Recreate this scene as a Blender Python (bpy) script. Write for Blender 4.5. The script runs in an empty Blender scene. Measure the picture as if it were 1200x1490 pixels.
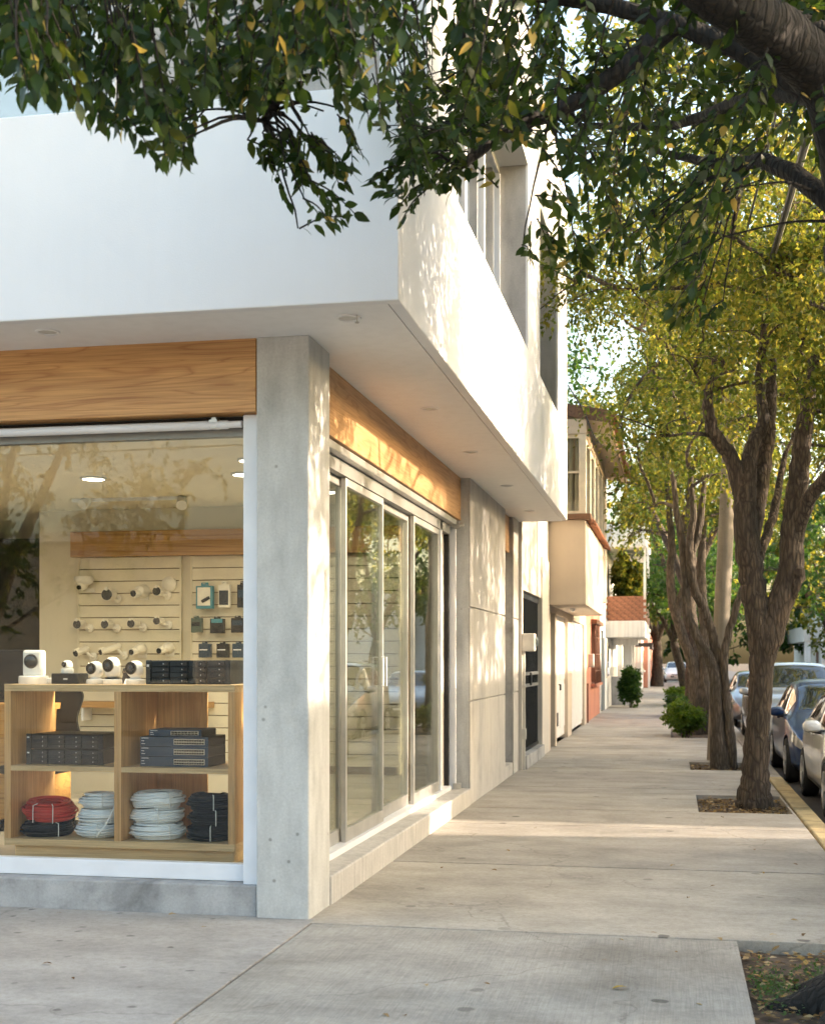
import bpy, bmesh, math, random
import numpy as np
from mathutils import Vector, Matrix
random.seed(7); RNG = np.random.default_rng(11)
scene = bpy.context.scene
COL = scene.collection
R = math.radians
# ------------------------------------------------------------------ camera, sky, sun, exposure
YAW = R(11.25); EYE = 1.6; FPX = 1910.0
cd = bpy.data.cameras.new('camera'); cam = bpy.data.objects.new('camera', cd); COL.objects.link(cam)
cam.location = (0, 0, EYE); cam.rotation_euler = (R(90), 0, YAW)
cd.sensor_fit = 'HORIZONTAL'; cd.sensor_width = 36.0; cd.lens = FPX/1200*36
cd.shift_y = 215/1200; cd.clip_start = 0.05; cd.clip_end = 2000
cd.dof.use_dof = True; cd.dof.focus_distance = 10.0; cd.dof.aperture_fstop = 5.0
scene.camera = cam
SUN_EL, SUN_AZ = R(16.5), R(6.0)           # azimuth measured from +X towards +Y
w = bpy.data.worlds.new('World'); scene.world = w; w.use_nodes = True
wn = w.node_tree; bg = wn.nodes['Background']
sky = wn.nodes.new('ShaderNodeTexSky'); sky.sky_type = 'NISHITA'; sky.sun_disc = False
sky.sun_elevation = SUN_EL; sky.sun_rotation = R(90)-SUN_AZ
sky.air_density = 1.35; sky.dust_density = 5.0; sky.ozone_density = 1.2
wn.links.new(sky.outputs[0], bg.inputs[0]); bg.inputs[1].default_value = 0.15
sl = bpy.data.lights.new('sun', 'SUN'); sun = bpy.data.objects.new('sun', sl); COL.objects.link(sun)
sl.energy = 2.0; sl.angle = R(0.5); sl.color = (1.0, 0.80, 0.62)
sdir = Vector((math.cos(SUN_EL)*math.cos(SUN_AZ), math.cos(SUN_EL)*math.sin(SUN_AZ), math.sin(SUN_EL)))
sun.rotation_euler = sdir.to_track_quat('Z', 'Y').to_euler(); sun.location = (30, 3, 20)
vs = scene.view_settings; vs.view_transform = 'Standard'; vs.look = 'None'; vs.gamma = 1.0
vs.exposure = 2.6; vs.use_curve_mapping = False
cy = scene.cycles
cy.use_denoising = True; cy.use_adaptive_sampling = True; cy.adaptive_threshold = 0.03; cy.max_bounces = 7; cy.diffuse_bounces = 3; cy.glossy_bounces = 4
cy.transmission_bounces = 6; cy.transparent_max_bounces = 24; cy.caustics_reflective = False; cy.caustics_refractive = False
cy.sample_clamp_indirect = 6.0
# ------------------------------------------------------------------ pixel <-> place
SA, CA = math.sin(YAW), math.cos(YAW)
def at(px, py, Y):
    u = (px-600)/FPX; d = Y/(CA+SA*u)
    return Vector((d*(-SA+CA*u), Y, EYE+(960-py)/FPX*d))
def atd(px, py, d):
    u = (px-600)/FPX
    return Vector((d*(-SA+CA*u), d*(CA+SA*u), EYE+(960-py)/FPX*d))
# ------------------------------------------------------------------ materials
MATS = {}
def nmat(name):
    m = bpy.data.materials.new(name); m.use_nodes = True
    nt = m.node_tree; b = nt.nodes['Principled BSDF']
    MATS[name] = m
    return m, nt, b
def N(nt, t, **kw):
    n = nt.nodes.new(t)
    for k, v in kw.items():
        if k.startswith('i_'):
            n.inputs[k[2:].replace('_', ' ')].default_value = v
        else: setattr(n, k, v)
    return n
def ramp(nt, stops):
    r = nt.nodes.new('ShaderNodeValToRGB')
    while len(r.color_ramp.elements) > 1: r.color_ramp.elements.remove(r.color_ramp.elements[-1])
    for i, (p, c) in enumerate(stops):
        e = r.color_ramp.elements[0] if i == 0 else r.color_ramp.elements.new(p)
        e.position = p; e.color = (*c, 1) if len(c) == 3 else c
    return r
def coords(nt, scale=(1, 1, 1), kind='Object', rot=(0, 0, 0)):
    tc = nt.nodes.new('ShaderNodeTexCoord'); mp = nt.nodes.new('ShaderNodeMapping')
    mp.inputs['Scale'].default_value = scale; mp.inputs['Rotation'].default_value = rot
    nt.links.new(tc.outputs[kind], mp.inputs[0]); return mp.outputs[0]
def mixc(nt, a, b, f, mode='MIX'):
    n = nt.nodes.new('ShaderNodeMix'); n.data_type = 'RGBA'; n.blend_type = mode
    for s, v in ((0, f), (6, a), (7, b)):
        if hasattr(v, 'links'): nt.links.new(v, n.inputs[s])
        else: n.inputs[s].default_value = v if s == 0 else (*v, 1)
    return n.outputs[2]
def bump(nt, b, h, strength=0.3, dist=0.01):
    n = nt.nodes.new('ShaderNodeBump'); n.inputs['Strength'].default_value = strength; n.inputs['Distance'].default_value = dist
    nt.links.new(h, n.inputs['Height']); nt.links.new(n.outputs[0], b.inputs['Normal'])
def plain(name, col, rough=0.5, metal=0.0, var=0.06, scale=6.0, coat=0.0, bmp=0.0, bscale=80.0, spec=0.5):
    m, nt, b = nmat(name)
    v = coords(nt)
    n = N(nt, 'ShaderNodeTexNoise', i_Scale=scale, i_Detail=4.0); nt.links.new(v, n.inputs['Vector'])
    lo = tuple(c*(1-var*2) for c in col); hi = tuple(min(1, c*(1+var*2)) for c in col)
    r = ramp(nt, [(0.3, lo), (0.7, hi)]); nt.links.new(n.outputs[0], r.inputs[0]); nt.links.new(r.outputs[0], b.inputs['Base Color'])
    b.inputs['Roughness'].default_value = rough; b.inputs['Metallic'].default_value = metal
    b.inputs['Coat Weight'].default_value = coat; b.inputs['Specular IOR Level'].default_value = spec
    if bmp:
        n2 = N(nt, 'ShaderNodeTexNoise', i_Scale=bscale, i_Detail=3.0); nt.links.new(v, n2.inputs['Vector'])
        bump(nt, b, n2.outputs[0], bmp, 0.004)
    return m
def stucco(name, col, streak=0.10, grime=0.10, bmp=0.25):
    m, nt, b = nmat(name); v = coords(nt)
    n1 = N(nt, 'ShaderNodeTexNoise', i_Scale=0.9, i_Detail=5.0, i_Roughness=0.6); nt.links.new(v, n1.inputs['Vector'])
    vs_ = coords(nt, (5, 5, 0.35)); n2 = N(nt, 'ShaderNodeTexNoise', i_Scale=2.2, i_Detail=5.0); nt.links.new(vs_, n2.inputs['Vector'])
    r1 = ramp(nt, [(0.35, (1-grime,)*3), (0.65, (1, 1, 1))]); nt.links.new(n1.outputs[0], r1.inputs[0])
    r2 = ramp(nt, [(0.38, tuple(1-streak*k for k in (1, 1.05, 1.15))), (0.55, (1, 1, 1))]); nt.links.new(n2.outputs[0], r2.inputs[0])
    c = mixc(nt, r1.outputs[0], r2.outputs[0], 1.0, 'MULTIPLY'); c = mixc(nt, col, c, 1.0, 'MULTIPLY')
    nt.links.new(c, b.inputs['Base Color']); b.inputs['Roughness'].default_value = 0.85
    n3 = N(nt, 'ShaderNodeTexNoise', i_Scale=130.0, i_Detail=3.0); nt.links.new(v, n3.inputs['Vector'])
    bump(nt, b, n3.outputs[0], bmp, 0.003); return m
def concrete(name, col, blot=0.22, boards=False, pits=True, rough=0.85):
    m, nt, b = nmat(name); v = coords(nt)
    n1 = N(nt, 'ShaderNodeTexNoise', i_Scale=2.3, i_Detail=8.0, i_Roughness=0.62, i_Distortion=0.4); nt.links.new(v, n1.inputs['Vector'])
    r1 = ramp(nt, [(0.28, tuple(c*(1-blot*1.5) for c in col)), (0.5, col), (0.75, tuple(min(1, c*(1+blot*0.7)) for c in col))])
    nt.links.new(n1.outputs[0], r1.inputs[0]); c = r1.outputs[0]
    vz = coords(nt, (7, 7, 0.5) if boards else (3, 3, 0.8)); n2 = N(nt, 'ShaderNodeTexNoise', i_Scale=3.0, i_Detail=6.0); nt.links.new(vz, n2.inputs['Vector'])
    r2 = ramp(nt, [(0.35, (0.86, 0.85, 0.84)), (0.6, (1.04, 1.03, 1.02))]); nt.links.new(n2.outputs[0], r2.inputs[0])
    c = mixc(nt, c, r2.outputs[0], 1.0, 'MULTIPLY')
    n3 = N(nt, 'ShaderNodeTexNoise', i_Scale=60.0, i_Detail=5.0, i_Roughness=0.7); nt.links.new(v, n3.inputs['Vector'])
    r3 = ramp(nt, [(0.3, (0.86,)*3), (0.7, (1.06,)*3)]); nt.links.new(n3.outputs[0], r3.inputs[0]); c = mixc(nt, c, r3.outputs[0], 1.0, 'MULTIPLY')
    if pits:
        vo = N(nt, 'ShaderNodeTexVoronoi', i_Scale=5.0); nt.links.new(v, vo.inputs['Vector'])
        r4 = ramp(nt, [(0.035, (0.45, 0.44, 0.42)), (0.075, (1, 1, 1))]); nt.links.new(vo.outputs['Distance'], r4.inputs[0]); c = mixc(nt, c, r4.outputs[0], 0.8, 'MULTIPLY')
    nt.links.new(c, b.inputs['Base Color']); b.inputs['Roughness'].default_value = rough
    add = N(nt, 'ShaderNodeMath', operation='ADD'); nt.links.new(n3.outputs[0], add.inputs[0]); nt.links.new(n2.outputs[0], add.inputs[1])
    bump(nt, b, add.outputs[0], 0.3, 0.005); return m
def paving(name, col, broom_axis=None, gum=False):
    m, nt, b = nmat(name); v = coords(nt)
    oi = nt.nodes.new('ShaderNodeObjectInfo')
    n1 = N(nt, 'ShaderNodeTexNoise', i_Scale=0.8, i_Detail=7.0, i_Roughness=0.65, i_Distortion=0.5); nt.links.new(v, n1.inputs['Vector'])
    r1 = ramp(nt, [(0.25, tuple(c*0.66 for c in col)), (0.5, col), (0.75, tuple(c*1.16 for c in col))]); nt.links.new(n1.outputs[0], r1.inputs[0]); c = r1.outputs[0]
    vx = coords(nt, (1.0, 1.7, 1)); n2 = N(nt, 'ShaderNodeTexNoise', i_Scale=1.6, i_Detail=7.0, i_Roughness=0.6); nt.links.new(vx, n2.inputs['Vector'])
    r2 = ramp(nt, [(0.32, (0.78, 0.77, 0.75)), (0.62, (1.05, 1.05, 1.05))]); nt.links.new(n2.outputs[0], r2.inputs[0]); c = mixc(nt, c, r2.outputs[0], 1.0, 'MULTIPLY')
    n3 = N(nt, 'ShaderNodeTexNoise', i_Scale=110.0, i_Detail=4.0, i_Roughness=0.8); nt.links.new(v, n3.inputs['Vector'])
    r3 = ramp(nt, [(0.3, (0.82,)*3), (0.7, (1.1,)*3)]); nt.links.new(n3.outputs[0], r3.inputs[0]); c = mixc(nt, c, r3.outputs[0], 1.0, 'MULTIPLY')
    n4 = N(nt, 'ShaderNodeTexNoise', i_Scale=21.0, i_Detail=7.0, i_Roughness=0.75); nt.links.new(v, n4.inputs['Vector'])
    r6 = ramp(nt, [(0.32, (0.80, 0.79, 0.78)), (0.55, (1.0, 1.0, 1.0)), (0.72, (1.09, 1.08, 1.06))]); nt.links.new(n4.outputs[0], r6.inputs[0]); c = mixc(nt, c, r6.outputs[0], 1.0, 'MULTIPLY')
    vc = N(nt, 'ShaderNodeTexVoronoi', i_Scale=0.42, feature='DISTANCE_TO_EDGE'); nw = N(nt, 'ShaderNodeTexNoise', i_Scale=2.2, i_Detail=6.0); nt.links.new(v, nw.inputs['Vector'])
    va = N(nt, 'ShaderNodeVectorMath', operation='ADD'); vb_ = N(nt, 'ShaderNodeVectorMath', operation='SCALE'); vb_.inputs['Scale'].default_value = 0.5; nt.links.new(nw.outputs['Color'], vb_.inputs[0]); nt.links.new(v, va.inputs[0]); nt.links.new(vb_.outputs[0], va.inputs[1]); nt.links.new(va.outputs[0], vc.inputs['Vector'])
    r7 = ramp(nt, [(0.0012, (0.45, 0.43, 0.40)), (0.0032, (1, 1, 1))]); nt.links.new(vc.outputs['Distance'], r7.inputs[0]); c = mixc(nt, c, r7.outputs[0], n1.outputs[0], 'MULTIPLY')
    rr = ramp(nt, [(0, (0.92, 0.92, 0.93)), (1, (1.06, 1.05, 1.03))]); nt.links.new(oi.outputs['Random'], rr.inputs[0]); c = mixc(nt, c, rr.outputs[0], 1.0, 'MULTIPLY')
    vo = N(nt, 'ShaderNodeTexVoronoi', i_Scale=3.0 if gum else 1.3, i_Randomness=1.0)
    vo.voronoi_dimensions = '2D'; vc_ = None
    vd = N(nt, 'ShaderNodeVectorMath', operation='ADD'); nz = N(nt, 'ShaderNodeTexNoise', i_Scale=9.0); nt.links.new(v, nz.inputs['Vector'])
    vsx = N(nt, 'ShaderNodeVectorMath', operation='SCALE'); vsx.inputs['Scale'].default_value = 0.06; nt.links.new(nz.outputs['Color'], vsx.inputs[0])
    nt.links.new(v, vd.inputs[0]); nt.links.new(vsx.outputs[0], vd.inputs[1]); nt.links.new(vd.outputs[0], vo.inputs['Vector'])
    sx = nt.nodes.new('ShaderNodeSeparateColor'); nt.links.new(vo.outputs['Color'], sx.inputs[0])
    mr = N(nt, 'ShaderNodeMapRange'); mr.inputs[1].default_value = 0.05 if gum else 0.6; mr.inputs[2].default_value = 1.0; mr.inputs[3].default_value = 0.0; mr.inputs[4].default_value = 0.8; nt.links.new(sx.outputs[0], mr.inputs[0])
    r4 = ramp(nt, [(0.045, (0.22, 0.21, 0.20)), (0.07 if gum else .055, (1, 1, 1))]); nt.links.new(vo.outputs['Distance'], r4.inputs[0]); c = mixc(nt, c, r4.outputs[0], mr.outputs[0], 'MULTIPLY')
    nt.links.new(c, b.inputs['Base Color']); b.inputs['Roughness'].default_value = 0.82
    vb = coords(nt, (130, 3, 1) if broom_axis == 'y' else (3, 130, 1)); nb = N(nt, 'ShaderNodeTexNoise', i_Scale=1.0, i_Detail=3.0); nt.links.new(vb, nb.inputs['Vector'])
    if broom_axis:
        r5 = ramp(nt, [(0.35, (0.86,)*3), (0.65, (1.05,)*3)]); nt.links.new(nb.outputs[0], r5.inputs[0]); c = mixc(nt, c, r5.outputs[0], 1.0, 'MULTIPLY'); nt.links.new(c, b.inputs['Base Color'])
    add = N(nt, 'ShaderNodeMath', operation='ADD'); nt.links.new(n3.outputs[0], add.inputs[0]); nt.links.new(nb.outputs[0], add.inputs[1])
    bump(nt, b, add.outputs[0], 0.35, 0.004); return m
def wood(name, axis='x', base=(0.58, 0.315, 0.11), dark=(0.42, 0.195, 0.06), rough=0.45, sc=1.0):
    m, nt, b = nmat(name)
    s = {'x': (0.55, 7, 7), 'y': (7, 0.55, 7), 'z': (7, 7, 0.55)}[axis]
    v = coords(nt, tuple(k*sc for k in s))
    n1 = N(nt, 'ShaderNodeTexNoise', i_Scale=0.62, i_Detail=2.5, i_Roughness=0.5, i_Distortion=0.6); nt.links.new(v, n1.inputs['Vector'])
    mu = N(nt, 'ShaderNodeMath', operation='MULTIPLY'); mu.inputs[1].default_value = 55.0; nt.links.new(n1.outputs[0], mu.inputs[0])
    sn = N(nt, 'ShaderNodeMath', operation='SINE'); nt.links.new(mu.outputs[0], sn.inputs[0])
    r1 = ramp(nt, [(0.0, base), (0.55, tuple(c*0.95 for c in base)), (0.93, tuple((p+q)/2 for p, q in zip(base, dark))), (1.0, dark)]); nt.links.new(sn.outputs[0], r1.inputs[0])
    s2 = {'x': (2, 90, 90), 'y': (90, 2, 90), 'z': (90, 90, 2)}[axis]
    v2 = coords(nt, s2); n2 = N(nt, 'ShaderNodeTexNoise', i_Scale=1.0, i_Detail=5.0, i_Roughness=0.6); nt.links.new(v2, n2.inputs['Vector'])
    r2 = ramp(nt, [(0.3, (0.74, 0.7, 0.66)), (0.65, (1.06, 1.06, 1.06))]); nt.links.new(n2.outputs[0], r2.inputs[0])
    c = mixc(nt, r1.outputs[0], r2.outputs[0], 1.0, 'MULTIPLY')
    v3 = coords(nt, tuple(k*0.45*sc for k in s)); n3 = N(nt, 'ShaderNodeTexNoise', i_Scale=0.9); nt.links.new(v3, n3.inputs['Vector'])
    r3 = ramp(nt, [(0.3, (0.82, 0.78, 0.74)), (0.7, (1.12, 1.1, 1.08))]); nt.links.new(n3.outputs[0], r3.inputs[0]); c = mixc(nt, c, r3.outputs[0], 1.0, 'MULTIPLY')
    nt.links.new(c, b.inputs['Base Color']); b.inputs['Roughness'].default_value = rough
    bump(nt, b, n2.outputs[0], 0.15, 0.002); return m
def glass(name, tint=(0.93, 0.95, 0.93), k=1.25, gc=(0.96, 0.98, 1)):
    m, nt, b = nmat(name); nt.nodes.remove(b); out = nt.nodes['Material Output']
    tr = N(nt, 'ShaderNodeBsdfTransparent'); tr.inputs[0].default_value = (*tint, 1)
    gl = N(nt, 'ShaderNodeBsdfGlossy'); gl.inputs['Roughness'].default_value = 0.0; gl.inputs[0].default_value = (*gc, 1)
    fr = N(nt, 'ShaderNodeFresnel', i_IOR=1.5); mu = N(nt, 'ShaderNodeMath', operation='MULTIPLY', use_clamp=True); mu.inputs[1].default_value = k
    n1 = N(nt, 'ShaderNodeTexNoise', i_Scale=0.8); v = coords(nt); nt.links.new(v, n1.inputs['Vector'])
    bp = N(nt, 'ShaderNodeBump'); bp.inputs['Strength'].default_value = 0.02; bp.inputs['Distance'].default_value = 0.02; nt.links.new(n1.outputs[0], bp.inputs['Height'])
    nt.links.new(bp.outputs[0], gl.inputs['Normal'])
    nt.links.new(fr.outputs[0], mu.inputs[0]); mx = N(nt, 'ShaderNodeMixShader')
    nt.links.new(mu.outputs[0], mx.inputs[0]); nt.links.new(tr.outputs[0], mx.inputs[1]); nt.links.new(gl.outputs[0], mx.inputs[2]); nt.links.new(mx.outputs[0], out.inputs[0])
    return m
def leafmat(name, cols, trans, tw=0.45, rough=0.42):
    m, nt, b = nmat(name); out = nt.nodes['Material Output']
    ge = nt.nodes.new('ShaderNodeNewGeometry'); oi = nt.nodes.new('ShaderNodeObjectInfo')
    ad = N(nt, 'ShaderNodeMath', operation='ADD'); nt.links.new(ge.outputs['Random Per Island'], ad.inputs[0]); nt.links.new(oi.outputs['Random'], ad.inputs[1])
    fr = N(nt, 'ShaderNodeMath', operation='FRACT'); nt.links.new(ad.outputs[0], fr.inputs[0])
    n = len(cols); r = ramp(nt, [(i/(n-1), c) for i, c in enumerate(cols)]); nt.links.new(fr.outputs[0], r.inputs[0])
    r2 = ramp(nt, [(i/(n-1), c) for i, c in enumerate(trans)]); nt.links.new(fr.outputs[0], r2.inputs[0])
    nt.links.new(r.outputs[0], b.inputs['Base Color']); b.inputs['Roughness'].default_value = rough; b.inputs['Specular IOR Level'].default_value = 0.22
    tl = N(nt, 'ShaderNodeBsdfTranslucent'); nt.links.new(r2.outputs[0], tl.inputs[0])
    mx = N(nt, 'ShaderNodeMixShader'); mx.inputs[0].default_value = tw
    nt.links.new(b.outputs[0], mx.inputs[1]); nt.links.new(tl.outputs[0], mx.inputs[2]); nt.links.new(mx.outputs[0], out.inputs[0]); return m
def barkmat(name, lo, hi):
    m, nt, b = nmat(name); v = coords(nt, (1, 1, 0.16))
    n0 = N(nt, 'ShaderNodeTexNoise', i_Scale=18.0, i_Detail=6.0, i_Roughness=0.65, i_Distortion=0.6); nt.links.new(v, n0.inputs['Vector'])
    vo = N(nt, 'ShaderNodeTexVoronoi', i_Scale=26.0, feature='DISTANCE_TO_EDGE'); nt.links.new(v, vo.inputs['Vector'])
    mx = N(nt, 'ShaderNodeMath', operation='MULTIPLY'); nt.links.new(n0.outputs[0], mx.inputs[0])
    r0 = ramp(nt, [(0.0, (0.35,)*3), (0.25, (1,)*3)]); nt.links.new(vo.outputs['Distance'], r0.inputs[0]); nt.links.new(r0.outputs[0], mx.inputs[1])
    r = ramp(nt, [(0.12, lo), (0.42, tuple((p+q)/2 for p, q in zip(lo, hi))), (0.62, hi)]); nt.links.new(mx.outputs[0], r.inputs[0])
    v2 = coords(nt); n2 = N(nt, 'ShaderNodeTexNoise', i_Scale=2.5, i_Detail=4.0); nt.links.new(v2, n2.inputs['Vector'])
    r2 = ramp(nt, [(0.35, (0.72, 0.74, 0.7)), (0.65, (1.12, 1.08, 1.02))]); nt.links.new(n2.outputs[0], r2.inputs[0])
    nt.links.new(mixc(nt, r.outputs[0], r2.outputs[0], 1.0, 'MULTIPLY'), b.inputs['Base Color'])
    b.inputs['Roughness'].default_value = 0.9; bump(nt, b, mx.outputs[0], 0.9, 0.03); return m
def emit(name, col, s):
    m, nt, b = nmat(name); b.inputs['Emission Color'].default_value = (*col, 1); b.inputs['Emission Strength'].default_value = s
    b.inputs['Base Color'].default_value = (0.8, 0.8, 0.8, 1); return m
M = MATS
stucco('white_render', (0.79, 0.785, 0.775), 0.008, 0.05)
stucco('soffit_paint', (0.84, 0.83, 0.81), 0.03, 0.05, 0.1)
stucco('cream_render', (0.60, 0.505, 0.40), 0.02, 0.12)
stucco('pale_render', (0.64, 0.595, 0.525), 0.07, 0.12)
stucco('salmon_render', (0.55, 0.235, 0.15), 0.2, 0.2)
stucco('white_wall', (0.74, 0.73, 0.70), 0.14, 0.12)
stucco('pink_render', (0.62, 0.42, 0.32), 0.15, 0.15)
stucco('interior_wall', (0.68, 0.62, 0.48), 0.02, 0.03, 0.1)
stucco('interior_ceiling', (0.74, 0.68, 0.54), 0.01, 0.02, 0.05)
concrete('column_concrete', (0.54, 0.545, 0.525), 0.13)
concrete('panel_concrete', (0.50, 0.485, 0.455), 0.12, boards=True, pits=False)
concrete('base_concrete', (0.38, 0.38, 0.375), 0.36, pits=False)
concrete('upper_concrete', (0.45, 0.43, 0.40), 0.18, pits=False)
concrete('pole_concrete', (0.24, 0.205, 0.155), 0.2, boards=True)
paving('slab_plain', (0.395, 0.365, 0.315))
paving('slab_broom', (0.39, 0.362, 0.315), 'y')
paving('slab_corner', (0.385, 0.365, 0.335), None, True)
paving('asphalt', (0.07, 0.065, 0.065))
concrete('kerb_paint', (0.42, 0.33, 0.17), 0.35, pits=False)
plain('soil', (0.075, 0.05, 0.03), 0.95, var=0.4, scale=14, bmp=0.8, bscale=60)
plain('joint_sand', (0.045, 0.038, 0.03), 0.95, var=0.3, scale=10)
wood('oak_front', 'x', (0.58, 0.325, 0.125), (0.44, 0.215, 0.075), sc=1.7); wood('oak_side', 'y', (0.55, 0.34, 0.165), (0.43, 0.24, 0.10), sc=1.7); wood('oak_up', 'z', (0.72, 0.44, 0.20), (0.62, 0.36, 0.15), sc=1.6)
wood('oak_pale', 'x', (0.72, 0.52, 0.29), (0.62, 0.43, 0.22), sc=1.2); wood('oak_inner', 'x', (0.48, 0.27, 0.085), (0.33, 0.16, 0.04))
wood('brown_wood', 'y', (0.17, 0.09, 0.05), (0.08, 0.04, 0.02))
plain('white_frame', (0.74, 0.75, 0.77), 0.4, var=0.02)
plain('aluminium', (0.52, 0.51, 0.48), 0.4, 0.7, var=0.05)
plain('grey_frame', (0.24, 0.24, 0.225), 0.5, 0.3, var=0.04)
plain('gap_shade', (0.02, 0.02, 0.02), 0.9)  # near-black fill stands in for the shade inside open gaps
plain('floor_tile', (0.50, 0.45, 0.36), 0.25, var=0.05)
plain('unlit_room', (0.045, 0.055, 0.05), 0.8)  # dark tone stands in for lack of light in rooms behind openings
plain('slat_cream', (0.70, 0.63, 0.47), 0.55, var=0.03)
plain('slat_back', (0.20, 0.14, 0.07), 0.8)
plain('plastic_white', (0.78, 0.77, 0.74), 0.35, var=0.02, coat=0.15)
plain('plastic_warm', (0.74, 0.70, 0.60), 0.4, var=0.02)
plain('lens_black', (0.012, 0.013, 0.015), 0.12, coat=0.6)
plain('lens_rim', (0.05, 0.05, 0.055), 0.3, spec=0.12)
plain('lens_glass', (0.05, 0.06, 0.09), 0.05, coat=1.0)
plain('rack_black', (0.016, 0.020, 0.026), 0.42, var=0.15, spec=0.12)
plain('rack_face', (0.028, 0.036, 0.046), 0.38, var=0.15, spec=0.12)
plain('switch_blue', (0.035, 0.065, 0.105), 0.42, var=0.08, spec=0.12)
plain('switch_dark', (0.03, 0.035, 0.04), 0.5, spec=0.12)
plain('port_metal', (0.55, 0.5, 0.42), 0.4, 0.6)
plain('mark_white', (0.7, 0.72, 0.75), 0.5)
plain('cable_red', (0.55, 0.05, 0.035), 0.45, var=0.1)
plain('cable_grey', (0.84, 0.87, 0.90), 0.45, var=0.06)
plain('cable_black', (0.015, 0.017, 0.02), 0.4, spec=0.12)
plain('tie_white', (0.75, 0.75, 0.72), 0.5)
plain('chair_black', (0.015, 0.014, 0.013), 0.6, spec=0.12)
plain('teal_card', (0.03, 0.20, 0.26), 0.5); plain('navy_card', (0.025, 0.05, 0.08), 0.4, spec=0.12); plain('black_card', (0.02, 0.022, 0.022), 0.4, spec=0.12)
plain('white_card', (0.72, 0.68, 0.58), 0.5); plain('green_card', (0.05, 0.08, 0.06), 0.45); plain('orange_card', (0.6, 0.35, 0.12), 0.5)
plain('iron_black', (0.02, 0.023, 0.025), 0.5, 0.4); plain('door_slate', (0.06, 0.075, 0.08), 0.6); plain('door_white', (0.74, 0.73, 0.70), 0.5, var=0.04)
plain('clay_tile', (0.27, 0.115, 0.06), 0.85, var=0.4, scale=9, bmp=0.4); plain('brick_red', (0.29, 0.125, 0.07), 0.85, var=0.3, scale=9, bmp=0.5)
plain('curtain', (0.62, 0.56, 0.45), 0.8, var=0.05); plain('window_frame_cream', (0.62, 0.57, 0.46), 0.5)
plain('rust_brown', (0.14, 0.06, 0.035), 0.8); plain('meter_grey', (0.52, 0.50, 0.45), 0.6); plain('wire_black', (0.02, 0.02, 0.022), 0.6)
plain('tyre', (0.018, 0.018, 0.018), 0.85); plain('rim_metal', (0.5, 0.5, 0.5), 0.32, 0.9); plain('car_glass', (0.02, 0.026, 0.028), 0.04, coat=1.0, spec=0.8)
plain('car_trim', (0.02, 0.02, 0.021), 0.55); plain('chrome', (0.7, 0.7, 0.7), 0.15, 1.0); plain('headlight', (0.45, 0.44, 0.42), 0.08, 0.4, coat=1.0)
plain('paint_white', (0.74, 0.73, 0.71), 0.3, var=0.01, coat=1.0); plain('paint_blue', (0.010, 0.03, 0.095), 0.3, 0.0, var=0.02, coat=0.35, spec=0.3)
plain('paint_silver', (0.42, 0.42, 0.42), 0.3, 0.6, var=0.02, coat=1.0); plain('paint_grey', (0.2, 0.21, 0.22), 0.3, 0.6, var=0.02, coat=1.0)
plain('plate', (0.7, 0.7, 0.66), 0.5)
plain('awning_dark', (0.03, 0.022, 0.02), 0.8)
glass('shop_glass', (0.95, 0.965, 0.95), 0.6); glass('door_glass', (0.90, 0.92, 0.87), 0.7); glass('bay_glass', (0.9, 0.92, 0.9), 0.8); glass('upper_glass', (0.75, 0.8, 0.8), 2.2); glass('sky_glass', (0.7, 0.75, 0.75), 8.0, (1, 0.9, 0.8))
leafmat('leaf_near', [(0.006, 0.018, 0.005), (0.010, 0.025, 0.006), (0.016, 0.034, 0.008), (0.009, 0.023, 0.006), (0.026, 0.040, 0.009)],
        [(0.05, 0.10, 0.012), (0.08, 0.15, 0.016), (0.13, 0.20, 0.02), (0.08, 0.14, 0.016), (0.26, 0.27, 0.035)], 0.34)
leafmat('leaf_sunlit', [(0.35, 0.26, 0.06), (0.42, 0.31, 0.08)], [(0.6, 0.42, 0.08), (0.7, 0.5, 0.1)], 0.5)  # gold tone imitates sunlight glowing through some of the near leaves
leafmat('leaf_row', [(0.016, 0.036, 0.010), (0.024, 0.046, 0.011), (0.038, 0.058, 0.013), (0.055, 0.062, 0.014)],
        [(0.11, 0.165, 0.02), (0.21, 0.25, 0.028), (0.36, 0.35, 0.04), (0.54, 0.43, 0.06)], 0.52)
leafmat('leaf_green', [(0.014, 0.042, 0.012), (0.024, 0.058, 0.014), (0.034, 0.07, 0.018)], [(0.06, 0.15, 0.02), (0.10, 0.20, 0.025), (0.14, 0.22, 0.03)], 0.45)
leafmat('leaf_bush', [(0.04, 0.085, 0.01), (0.06, 0.11, 0.013), (0.085, 0.13, 0.016)], [(0.14, 0.25, 0.02), (0.2, 0.3, 0.025), (0.25, 0.32, 0.03)], 0.4)
leafmat('litter', [(0.10, 0.05, 0.02), (0.24, 0.15, 0.06), (0.40, 0.29, 0.14), (0.16, 0.085, 0.035), (0.34, 0.21, 0.05), (0.5, 0.4, 0.26)],
        [(0.2, 0.1, 0.04), (0.3, 0.2, 0.1), (0.4, 0.3, 0.15), (0.2, 0.1, 0.05), (0.3, 0.2, 0.06), (0.4, 0.3, 0.2)], 0.15, 0.8)
leafmat('leaf_yellow', [(0.30, 0.20, 0.03), (0.42, 0.28, 0.05)], [(0.4, 0.3, 0.05), (0.4, 0.3, 0.05)], 0.2, 0.7)
leafmat('weed', [(0.05, 0.10, 0.025), (0.08, 0.14, 0.04)], [(0.1, 0.2, 0.04), (0.14, 0.22, 0.05)], 0.3)
barkmat('bark', (0.022, 0.015, 0.010), (0.125, 0.093, 0.066)); barkmat('bark_grey', (0.04, 0.03, 0.022), (0.15, 0.12, 0.09)); barkmat('bark_backlit', (0.006, 0.005, 0.004), (0.028, 0.022, 0.017))  # the near tree's bark is darkened to stand in for backlit shade
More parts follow.
